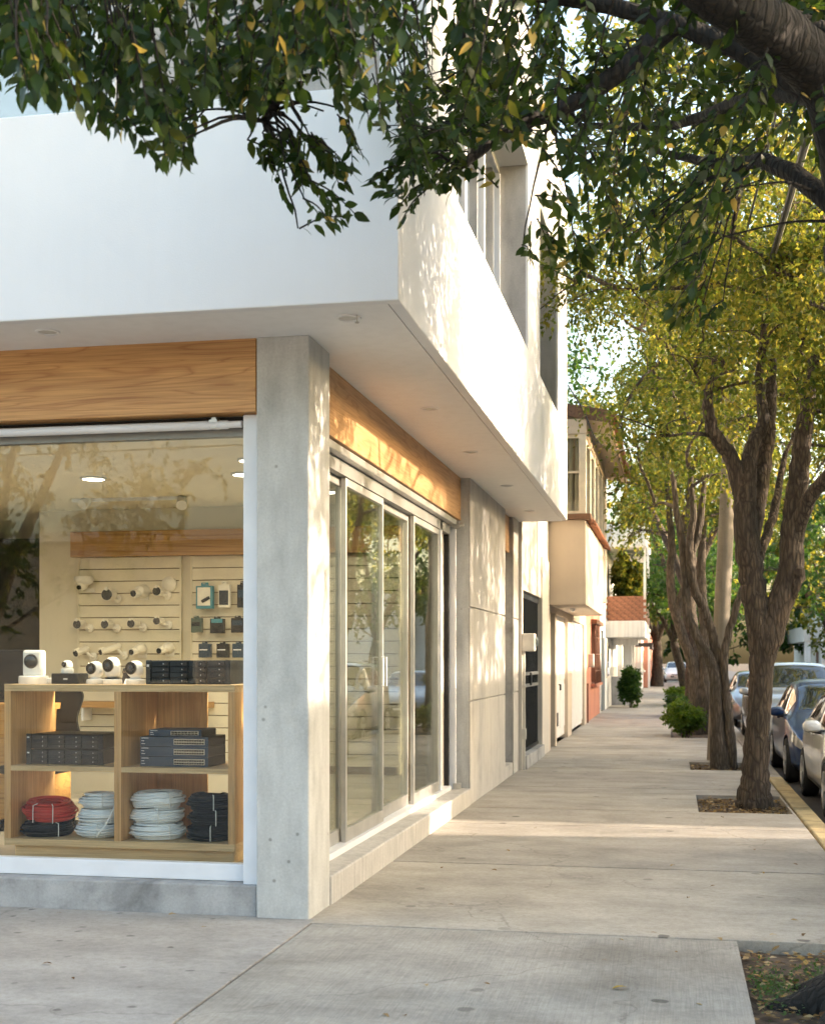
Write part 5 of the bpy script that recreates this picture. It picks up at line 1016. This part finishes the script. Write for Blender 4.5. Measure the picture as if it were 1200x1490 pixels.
for (px, py, d, n_, sp) in ((238, 235, 4.9, 5, 12), (160, 190, 4.8, 4, 14), (400, 235, 5.6, 5, 22), (455, 250, 5.6, 9, 35), (520, 255, 5.6, 9, 38), (500, 320, 5.6, 4, 10), (560, 285, 5.6, 6, 24), (610, 275, 5.8, 5, 16), (795, 375, 6.6, 7, 18), (880, 395, 6.8, 7, 28), (985, 460, 6.9, 6, 14), (40, 120, 4.3, 6, 20)):
    for _ in range(n_): spray(atd(px+rn.normal()*sp, py+rn.normal()*sp*.6, d+rn.normal()*.15), rn.uniform(.14, .26), int(rn.integers(8, 13)), rn.normal(size=3)*.5, True)
P_, D_, N_, S_, E_ = [], [], [], [], []; tw = []
for tip, L, k, dd, edge in sprays:
    an = min(anch, key=lambda p: (p-tip).length); to = (tip-an); hor = Vector((to.x, to.y, 0)); hor = hor.normalized() if hor.length > .05 else Vector((-1, 0, 0))
    d = (to.normalized()*.8+hor*.2+Vector((0, 0, -.45))+Vector(dd)*.7).normalized(); st = tip-d*L
    tw.append(limb([st, st.lerp(tip, .5)+Vector((0, 0, .02)), tip], [.0045, .0035, .002], 5, 3, 0, 0))
    if rn.random() < .13 or (edge and rn.random() < .5): tw.append(limb([an, an.lerp(st, .45)+Vector((0, 0, .04)), st], [.009, .006, .0035], 5, 4, 0, .006))
    for j in range(k):
        f = (j+.6)/k; sd_ = 1 if j % 2 else -1; p = st.lerp(tip, f); side = d.cross(Vector((dd[1], dd[0], 1))).normalized()*sd_
        ld = d*.55+side*.75+Vector((0, 0, -.25))+Vector(rn.normal(size=3)*.25)
        if j == k-1: ld = d+Vector(rn.normal(size=3)*.1)
        P_.append(p); D_.append(ld); N_.append(Vector((0, -.45, .6))+Vector(rn.normal(size=3)*.55)); S_.append(rn.uniform(.048, .08)); E_.append(edge)
P_, D_, N_, S_, E_ = map(np.array, (P_, D_, N_, S_, E_))
wood_mesh(LN).build('trunk', 'bark_backlit', nt0, True); wood_mesh(tw).build('twigs', 'bark_backlit', nt0, True)['kind'] = 'stuff'
sc_ = np.where(E_, 1.0, 0.0)+rn.random(len(P_))*.3+(P_[:, 2] < 4.25)*.35
order = np.argsort(-sc_); one, rest = order[:300], order[300:]
lit_pick = rn.random(len(rest)) < .03  # random share of leaves coloured as if sunlit
link('foliage', leaves_mesh(P_[rest][~lit_pick], D_[rest][~lit_pick], N_[rest][~lit_pick], S_[rest][~lit_pick], T_NEAR, 'leaf_near'), nt0)['kind'] = 'stuff'
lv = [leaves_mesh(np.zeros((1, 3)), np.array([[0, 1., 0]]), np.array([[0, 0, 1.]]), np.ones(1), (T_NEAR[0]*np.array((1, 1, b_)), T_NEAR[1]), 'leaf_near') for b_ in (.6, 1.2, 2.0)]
lg = leaves_mesh(np.zeros((1, 3)), np.array([[0, 1., 0]]), np.array([[0, 0, 1.]]), np.ones(1), T_NEAR, 'leaf_sunlit')
s3, d3, n3 = frames(D_, N_)
def leafobj(i, me):
    o = link('leaf', me, nt0, False); Mx = Matrix.Identity(4)
    for r_ in range(3):
        Mx[r_][0], Mx[r_][1], Mx[r_][2], Mx[r_][3] = s3[i][r_]*S_[i], d3[i][r_]*S_[i], n3[i][r_]*S_[i], P_[i][r_]-NB[r_]
    o.matrix_basis = Mx
for q, i in enumerate(one): leafobj(i, lv[q % 3])
gi = rest[lit_pick]; link('sunlit_foliage', leaves_mesh(P_[gi], D_[gi], N_[gi], S_[gi], T_NEAR, 'leaf_sunlit'), nt0)['kind'] = 'stuff'
# the rest of its crown, above the frame
rgn = np.random.default_rng(44); CU = rc(40, (-1.2, 4.4), (4.8, 9.6), (5.0, 8.0), (.5, .9), rgn)+rc(14, (1.3, 4.6), (4.6, 8.8), (3.7, 5.2), (.45, .7), rgn)+rc(50, (-.1, 4.4), (6.8, 10.3), (4.2, 6.3), (.4, .65), rgn)
pu, du, nu, su, _ = crown_arrays(CU, 90, rgn, size=(.07, .12)); link('crown', leaves_mesh(pu, du, nu, su, T_FAR, 'leaf_near'), nt0)
# ------------------------------------------------------------------ shrubs
def shrub(label, x, y, rx, ry, h, leaf, per, size, seed, group='bushes beside the pavement'):
    t = thing('bush', label, 'bush', (x, y, 0), group); rng = np.random.default_rng(seed)
    cl = [(x+rng.uniform(-.5, .5)*rx, y+rng.uniform(-.5, .5)*ry, h*(.24+.48*rng.random()), rx*.6, ry*.6, h*.3) for _ in range(9)]
    p, d, n, s, _ = crown_arrays(cl, per, rng, (.08, .2), .0, size); p[:, 2] = np.maximum(p[:, 2], .02)
    link('foliage', leaves_mesh(p, d, n, s, T_FAR, leaf), t)
    for k in range(4): MB().tube([(x+rng.uniform(-.1, .1), y+rng.uniform(-.1, .1), -.05), (x+rng.uniform(-.3, .3)*rx, y+rng.uniform(-.3, .3)*ry, h*.5)], .012, 5).build('stem', 'bark', t)
shrub('bright yellow-green bush at the foot of the thick tree', .22, 28.0, .46, .65, .85, 'leaf_bush', 650, (.06, .10), 1)
shrub('darker green low bush behind the bright one', .2, 37.5, .5, .9, .75, 'leaf_green', 300, (.07, .11), 2)
shrub('farthest low green bush in the row along the pavement', .25, 47.0, .6, 1.2, .75, 'leaf_bush', 220, (.09, .14), 3)
shrub('tall clipped dark green shrub against the house wall', -1.45, 44.2, .40, .6, 1.4, 'leaf_green', 700, (.09, .14), 4)
shrub('leafy potted greenery behind the brick balcony parapet', -1.5, 45.4, .6, .9, 2.6, 'leaf_row', 300, (.12, .18), 6); bpy.data.objects['bush.004'].location.z += 2.9 if 'bush.004' in bpy.data.objects else 0
# ------------------------------------------------------------------ fallen leaves, litter, weeds
rl = np.random.default_rng(77)
def litter(name, label, n, xr, yr, z, mat, size, dens=None):
    x = rl.uniform(*xr, n); y = rl.uniform(*yr, n); p = np.stack([x, y, np.full(n, z)+rl.uniform(0, .03, n)], 1)
    d = np.stack([rl.normal(size=n), rl.normal(size=n), rl.normal(size=n)*.12], 1); nn = np.stack([rl.normal(size=n)*.25, rl.normal(size=n)*.25, np.ones(n)], 1)
    o = link(name, leaves_mesh(p, d, nn, rl.uniform(*size, n), T_FAR, mat)); return props(o, label, 'leaf litter', None, 'stuff')
litter('leaf_litter', 'dry brown leaf litter covering the soil of the nearest tree pit', 900, (.38, 1.24), (5.25, 7.66), -.055, 'litter', (.025, .065))
litter('leaf_litter', 'dry leaf litter in the pit of the forked tree', 1100, (.29, 1.19), (14.12, 15.88), -.055, 'litter', (.03, .07))
litter('leaf_litter', 'leaf litter round the foot of the multi-stemmed tree', 300, (.26, 1.09), (19.5, 21.0), -.05, 'litter', (.04, .08))
def weeds(label, n, c, sp):
    p = np.stack([rl.normal(size=n)*sp[0]+c[0], rl.normal(size=n)*sp[1]+c[1], np.full(n, -.05)+rl.uniform(0, .035, n)], 1); m_ = (p[:, 0] > .38) & (p[:, 0] < 1.24); p = p[m_]; n = len(p)
    d = np.stack([rl.normal(size=n), rl.normal(size=n), np.abs(rl.normal(size=n))*.7], 1); nn = rl.normal(size=(n, 3))*.5+np.array((0, 0, 1))
    props(link('ground_cover', leaves_mesh(p, d, nn, rl.uniform(.012, .028, n), T_FAR, 'weed')), label, 'weeds', None, 'stuff')
weeds('small green weeds along the slab edge in the nearest tree pit', 650, (.48, 6.75), (.07, .22)); weeds('small patch of green weeds near the roots of the nearest tree', 420, (.78, 7.05), (.09, .14))
flm = [leaves_mesh(np.zeros((1, 3)), np.array([[0, 1., 0]]), np.array([[0, 0, 1.]]), np.ones(1), (T_NEAR[0]*np.array((1, 1, b_)), T_NEAR[1]), mt_) for b_, mt_ in ((1.5, 'litter'), (2.6, 'litter'), (1.8, 'leaf_yellow'), (1.2, 'litter'))]
spots = [(890, 1441, 'leaf_yellow'), (556, 1478, 0), (590, 1480, 0), (300, 1350, 0), (76, 1404, 0), (105, 1424, 0), (947, 1358, 0), (900, 1368, 0), (985, 1388, 0), (875, 1398, 0), (723, 1268, 0), (660, 1318, 0), (642, 1265, 0), (1002, 1308, 0), (1040, 1290, 0), (1150, 1340, 0), (1171, 1360, 0), (1130, 1362, 0), (1045, 1366, 0), (975, 1262, 0), (1096, 1237, 0), (1112, 1225, 0), (736, 1238, 0), (1110, 1270, 0), (1160, 1260, 0), (1050, 1190, 0), (704, 1432, 0), (620, 1434, 0), (245, 1333, 0), (90, 1330, 0), (1012, 1462, 'leaf_yellow'), (780, 1206, 0), (920, 1196, 0)]
for k, (px, py, m_) in enumerate(spots):
    d = FPX*EYE/(py-960); p = atd(px, py, d); o = link('fallen_leaf', flm[2] if m_ == 'leaf_yellow' else flm[(0, 1, 3)[k % 3]]); o.location = (p.x, p.y, .006); s = rl.uniform(.03, .055) if k else .075; o.scale = (s, s, s); o.rotation_euler = (rl.uniform(-.2, .2), rl.uniform(-.2, .2), rl.uniform(0, 6.28))
    if m_: props(o, 'large yellow-green leaf lying alone on the broom-finished slab' if k == 0 else 'small yellow leaf beside the edge of the nearest tree pit', 'leaf')
    else:
        zone = 'on the smooth slab below the shop window' if p.x < -2.2 else ('on the broom-finished slab in front of the joint' if p.y < 7.7 else ('on the slab beside the nearest tree pit' if p.y < 10.2 and p.x > .2 else ('on the pavement in front of the door step' if p.x < .2 else 'on the pavement near the sunlit strip')))
        props(o, 'small dry brown leaf '+zone, 'leaf', 'fallen leaves '+zone)
